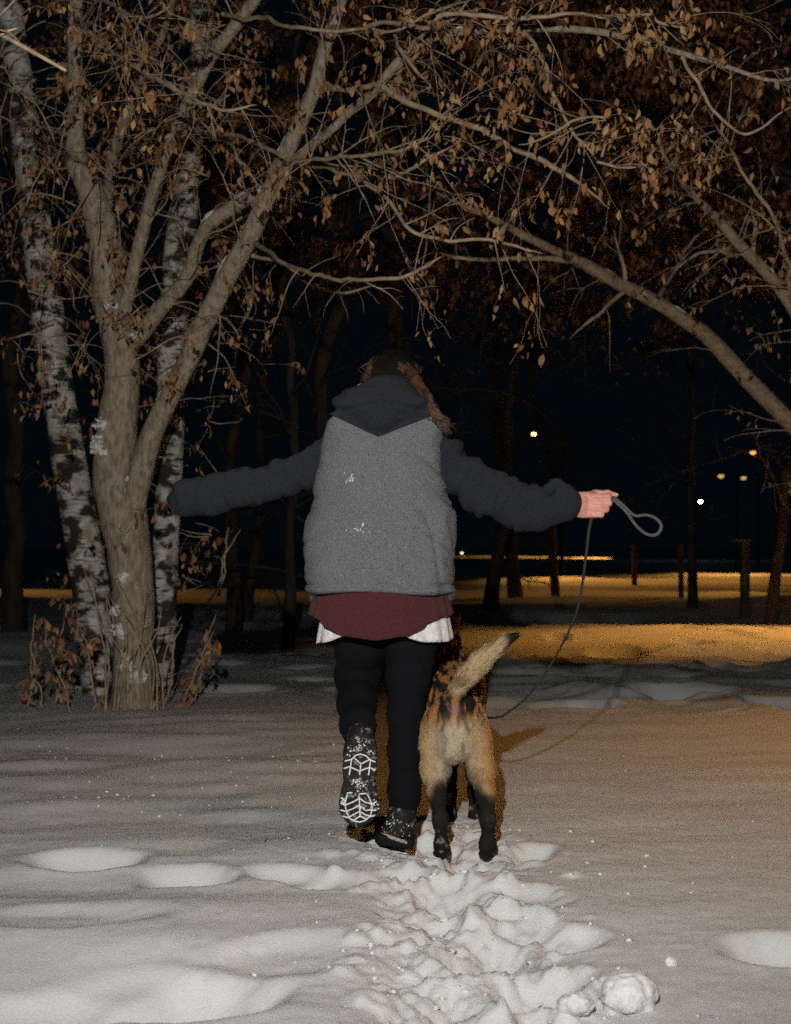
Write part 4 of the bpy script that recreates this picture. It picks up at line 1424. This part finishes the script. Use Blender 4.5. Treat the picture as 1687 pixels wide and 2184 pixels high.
# ------------------------------------------------------------------ leash (rope with hand loop)
t = Tubes()
rp = 3.4
loop = [q(1262, 1104, rp, 4.165), q(1266, 1092, rp, 4.178), q(1280, 1076, rp, 4.178), q(1300, 1063, rp, 4.165), q(1318, 1074, rp, 4.155), q(1338, 1094, rp, 4.15), q(1350, 1112, rp, 4.15), q(1362, 1126, rp, 4.15), q(1378, 1138, rp, 4.15), q(1394, 1141, rp + .4, 4.15), q(1406, 1134, rp + .6, 4.15), q(1410, 1120, rp + .6, 4.15), q(1402, 1108, rp, 4.15), q(1388, 1100, rp, 4.15), q(1372, 1098, rp, 4.15), q(1358, 1100, rp, 4.152), q(1346, 1094, rp, 4.157), q(1330, 1078, rp, 4.162), q(1308, 1060, rp, 4.168)]
t.add(smooth_line(loop, 6), 8)
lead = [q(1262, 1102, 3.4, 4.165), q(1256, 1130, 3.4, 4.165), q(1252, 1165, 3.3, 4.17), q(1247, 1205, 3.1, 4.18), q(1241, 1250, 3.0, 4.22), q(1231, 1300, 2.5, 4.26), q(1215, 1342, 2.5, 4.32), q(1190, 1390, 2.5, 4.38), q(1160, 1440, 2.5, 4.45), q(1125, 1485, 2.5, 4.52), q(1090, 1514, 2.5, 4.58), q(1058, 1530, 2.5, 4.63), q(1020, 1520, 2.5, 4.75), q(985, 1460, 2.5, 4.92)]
leash = empty('leash', (0, 0, 0), 'thin rope leash hanging from the hand, with a loose grey loop', 'leash')
link('handle', t.mesh('handle'), M_ROPE, leash)
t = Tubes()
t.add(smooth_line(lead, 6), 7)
link('cord', t.mesh('cord'), M_ROPE_SHADED, leash)  # hanging length of the rope, painted dark as if shaded

# ------------------------------------------------------------------ dog
dog = empty('dog', (0, 0, 0), 'tan dog with black legs seen from behind, tail raised', 'dog')
DY = 4.16
TAIL = [q(968, 1495, 13, 4.13), q(977, 1470, 17, 4.11), q(997, 1440, 22, 4.09), q(1023, 1412, 21, 4.07), q(1050, 1387, 17, 4.05), q(1076, 1367, 12, 4.04), q(1100, 1356, 6, 4.03)]


def dog_sdf(p):
    d = chain(p, [(*P(970, 1520, 4.20), 0.072), (*P(966, 1500, 4.42), 0.098), (*P(958, 1478, 4.72), 0.125), (*P(954, 1462, 4.86), 0.115)], 0.06)
    d = smin(d, ellip(p, P(957, 1520, 4.78), (0.098, 0.17, 0.145)), 0.05)                     # deep chest
    d = smin(d, ellip(p, P(971, 1556, 4.19), (0.080, 0.066, 0.090)), 0.05)                  # buttocks
    for pts in ([q(941, 1538, 28, 4.22), q(927, 1588, 29, 4.20), q(930, 1640, 24, 4.19), q(932, 1690, 17, 4.12), q(939, 1750, 13, 4.12), q(941, 1800, 12.5, 4.14), q(941, 1816, 15.5, 4.15)],
                [q(1001, 1538, 28, 4.22), q(1016, 1588, 29, 4.20), q(1030, 1640, 23, 4.19), q(1035, 1690, 18, 4.12), q(1040, 1750, 14, 4.12), q(1040, 1802, 13.5, 4.13), q(1037, 1818, 16, 4.15)]):
        d = smin(d, chain(p, pts, 0.03), 0.035)
    for kx, sgn in ((926, -1), (1016, 1)):                                                  # thigh muscle and stifle, carried forward
        d = smin(d, chain(p, [(*P(kx + sgn * -4, 1552, 4.26), 0.044), (*P(kx, 1585, 4.32), 0.044), (*P(kx + 2, 1650, 4.20), 0.03)], 0.04), 0.05)
    d = smin(d, ellip(p, P(968, 1590, 4.17), (0.055, 0.05, 0.055)), 0.03)                    # rear fluff
    for px in (959, 1012):                                                                # forelegs
        d = smin(d, chain(p, [(*P(px * 0.6 + 957 * 0.4, 1540, 4.80), 0.055), (*P(px, 1620, 4.78), 0.032), (*P(px, 1690, 4.76), 0.024), (*P(px + 1, 1738, 4.75), 0.022), (*P(px + 1, 1750, 4.78), 0.027)], 0.02), 0.03)
    for a, b in ((938, 1819), (1036, 1821)):                                             # hind paws: toes
        for o in (-9, 0, 9):
            d = smin(d, ellip(p, P(a + o, b, 4.175 + (0.008 if o == 0 else 0)), (0.011, 0.02, 0.012)), 0.006)
    for o in (-8, 0, 8):
        for px in (959, 1012):
            d = smin(d, ellip(p, P(px + o, 1752, 4.81), (0.011, 0.02, 0.011)), 0.006)
    d = smin(d, chain(p, [(*P(954, 1455, 4.90), 0.085), (*P(948, 1395, 5.06), 0.07)], 0.05), 0.06)   # neck
    d = smin(d, ellip(p, P(946, 1362, 5.12), (0.064, 0.085, 0.062)), 0.04)                   # skull
    d = smin(d, cone(p, (*P(942, 1372, 5.20), 0.042), (*P(938, 1382, 5.33), 0.026)), 0.03)   # muzzle
    for s in (-1, 1):
        d = smin(d, cone(p, (*(P(946, 1340, 5.10) + np.array((s * 0.045, 0, 0))), 0.024), (*(P(946, 1290, 5.10) + np.array((s * 0.058, 0, 0))), 0.006)), 0.012)   # ears
    d = smin(d, chain(p, TAIL, 0.02), 0.03)
    return d + 0.004 * fbm(p * 22, 2)


def coat(p):
    """tan coat, black saddle streaks and stockings, cream seat"""
    x, y, z = p[:, 0], p[:, 1], p[:, 2]
    px, py = 843.5 + x * F / y, 1165 + (1 - z) * F / y
    n = fbm(p * 14, 3)
    tan, cream, orange = np.array((0.46, 0.29, 0.13)), np.array((0.47, 0.39, 0.27)), np.array((0.42, 0.19, 0.055))
    black, grey = np.array((0.013, 0.011, 0.010)), np.array((0.16, 0.145, 0.13))
    c = np.repeat(tan[None], len(p), 0)

    def mixin(c, col, w):
        w = np.clip(w, 0, 1)[:, None]
        return c * (1 - w) + col * w
    c = mixin(c, cream, np.exp(-((px - 970) / 46) ** 2) * sstep(1520, 1560, py) + 0.25 * n)
    c = mixin(c, grey, sstep(-0.05, 0.3, fbm(p * np.array((60, 26, 14)), 3)) * np.exp(-((px - 970) / 40) ** 2) * sstep(1530, 1560, py) * 0.8)
    up = sstep(0.425, 0.475, z + 0.035 * n + 0.02 * sstep(960, 900, px))
    c = mixin(c, orange, up * 0.9)
    st = fbm(np.stack([x * 85, y * 12, z * 16], 1), 3)
    c = mixin(c, black, up * sstep(-0.14, 0.16, st + 0.1 * n + 0.25 * sstep(0.45, 0.52, z) * (np.sin(z * 120 + 3 * n) > 0.2)))
    c = mixin(c, black, (1 - up) * sstep(0.12, 0.3, fbm(np.stack([x * 60, y * 9, z * 12], 1) + 3, 3)) * sstep(0.40, 0.45, z) * 0.85)
    c = mixin(c, orange, sstep(1030, 1052, px) * (y < 4.4) * 0.8)  # right flank tinted orange: sodium glow put into the coat colour
    c = mixin(c, black, np.exp(-((np.abs(px - 970) - 24 - 0.35 * (py - 1545)) / 4.5) ** 2) * sstep(1530, 1540, py) * sstep(1566, 1555, py) * 0.7)
    c = mixin(c, orange, sstep(4.28, 4.34, y) * (1 - up) * 0.6)
    lower = sstep(0.275, 0.215, z + 0.045 * n + 0.075 * (np.abs(px - 982) / 60 - 0.6) * (y < 4.5))
    c = mixin(c, black, lower)
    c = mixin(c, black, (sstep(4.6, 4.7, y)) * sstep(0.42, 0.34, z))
    c = mixin(c, np.array((0.34, 0.31, 0.29)), lower * sstep(0.22, 0.5, fbm(p * 60, 3)) * sstep(0.15, 0.05, z) * 0.75)
    # tail
    T = np.array([a[:3] for a in TAIL])
    dt = chain(p, [np.array((*a[:3], a[3])) for a in TAIL], 0.01)
    tl = sstep(0.02, 0.004, dt) * sstep(1490, 1468, py)
    c = mixin(c, np.array((0.46, 0.34, 0.19)), tl)
    c = mixin(c, np.array((0.20, 0.13, 0.065)), tl * sstep(0.0, 0.35, fbm(np.stack([(x - z) * 90, y * 20, (x + z) * 9], 1) + 5, 3)) * 0.75)
    c = mixin(c, black, tl * sstep(1066, 1086, px + 14 * n))
    pk = np.exp(-(((px - 970) / 10) ** 2 + ((py - 1512) / 14) ** 2)) * (y < 4.2)
    c = mixin(c, np.array((0.38, 0.19, 0.16)), pk * 0.85)
    return c


v, f = sdf_mesh(dog_sdf, (-0.05, 3.9, -0.08), (0.52, 5.5, 1.0), 0.0060)
body = link('body', mesh('body', v, f, True, coat(v)), M_COAT, dog)
# fur: fine tapering hairs following the coat
idx = rng.choice(len(v), 42000, replace=True)
fp = v[idx] + rng.normal(0, 0.002, (len(idx), 3))
e = 0.002
gr = np.stack([(dog_sdf(fp + np.eye(3)[k] * e) - dog_sdf(fp - np.eye(3)[k] * e)) for k in range(3)], 1)
gr /= np.linalg.norm(gr, axis=1)[:, None] + 1e-9
fp -= gr * dog_sdf(fp)[:, None]
tdt = chain(fp, [np.array((*a[:3], a[3])) for a in TAIL], 0.01)
on_tail = (tdt < 0.02) & (fp[:, 2] > 0.53)
flow = np.where(on_tail[:, None], np.array((0.65, -0.2, 0.55)), np.array((0.0, -0.35, -1.0)))
flow = flow - (flow * gr).sum(1)[:, None] * gr
flow /= np.linalg.norm(flow, axis=1)[:, None] + 1e-9
Ln = rng.uniform(0.006, 0.014, len(fp)) * np.where(on_tail, 1.5, np.where(fp[:, 2] < 0.22, 0.35, 1.0))
dr = flow * 0.9 + gr * (rng.uniform(0.12, 0.4, (len(fp), 1)) * np.where(on_tail, 0.6, 1.0)[:, None]) + rng.normal(0, 0.12, (len(fp), 3))
sd = np.cross(dr, rng.normal(0, 1, (len(fp), 3)))
sd /= np.linalg.norm(sd, axis=1)[:, None] + 1e-9
wd = 0.0010
V = np.stack([fp - sd * wd, fp + sd * wd, fp + dr * Ln[:, None]], 1).reshape(-1, 3)
Fc = np.arange(len(V)).reshape(-1, 3)
cc = coat(fp) * rng.uniform(0.65, 1.25, (len(fp), 1))
link('fur', mesh('fur', V, Fc, False, np.repeat(cc, 3, 0)), M_COAT, dog, kind='stuff')
# collar
a = np.linspace(0, 2 * math.pi, 40)
c0 = P(951, 1425, 4.98)
ring = np.stack([c0[0] + 0.092 * np.cos(a), c0[1] + 0.075 * np.sin(a), c0[2] - 0.055 * np.sin(a), np.full(40, 0.011)], 1)
t = Tubes()
t.add(ring, 6)
link('collar', t.mesh('collar'), M_SKIRT, dog, label='dark red collar on its neck')

# ------------------------------------------------------------------ put every thing's empty at the thing's base
for o in list(COL.objects):
    if o.type != 'EMPTY' or o.parent is not None:
        continue
    lo, hi = np.full(3, 1e9), np.full(3, -1e9)
    for ch in o.children:
        if ch.type == 'MESH':
            n = len(ch.data.vertices)
            co = np.empty(n * 3, dtype=np.float32)
            ch.data.vertices.foreach_get('co', co)
            co = co.reshape(-1, 3) + np.array(ch.location)
            lo, hi = np.minimum(lo, co.min(0)), np.maximum(hi, co.max(0))
    base = Vector(((lo[0] + hi[0]) / 2, (lo[1] + hi[1]) / 2, lo[2]))
    o.location = base
    for ch in o.children:
        ch.location = ch.location - base
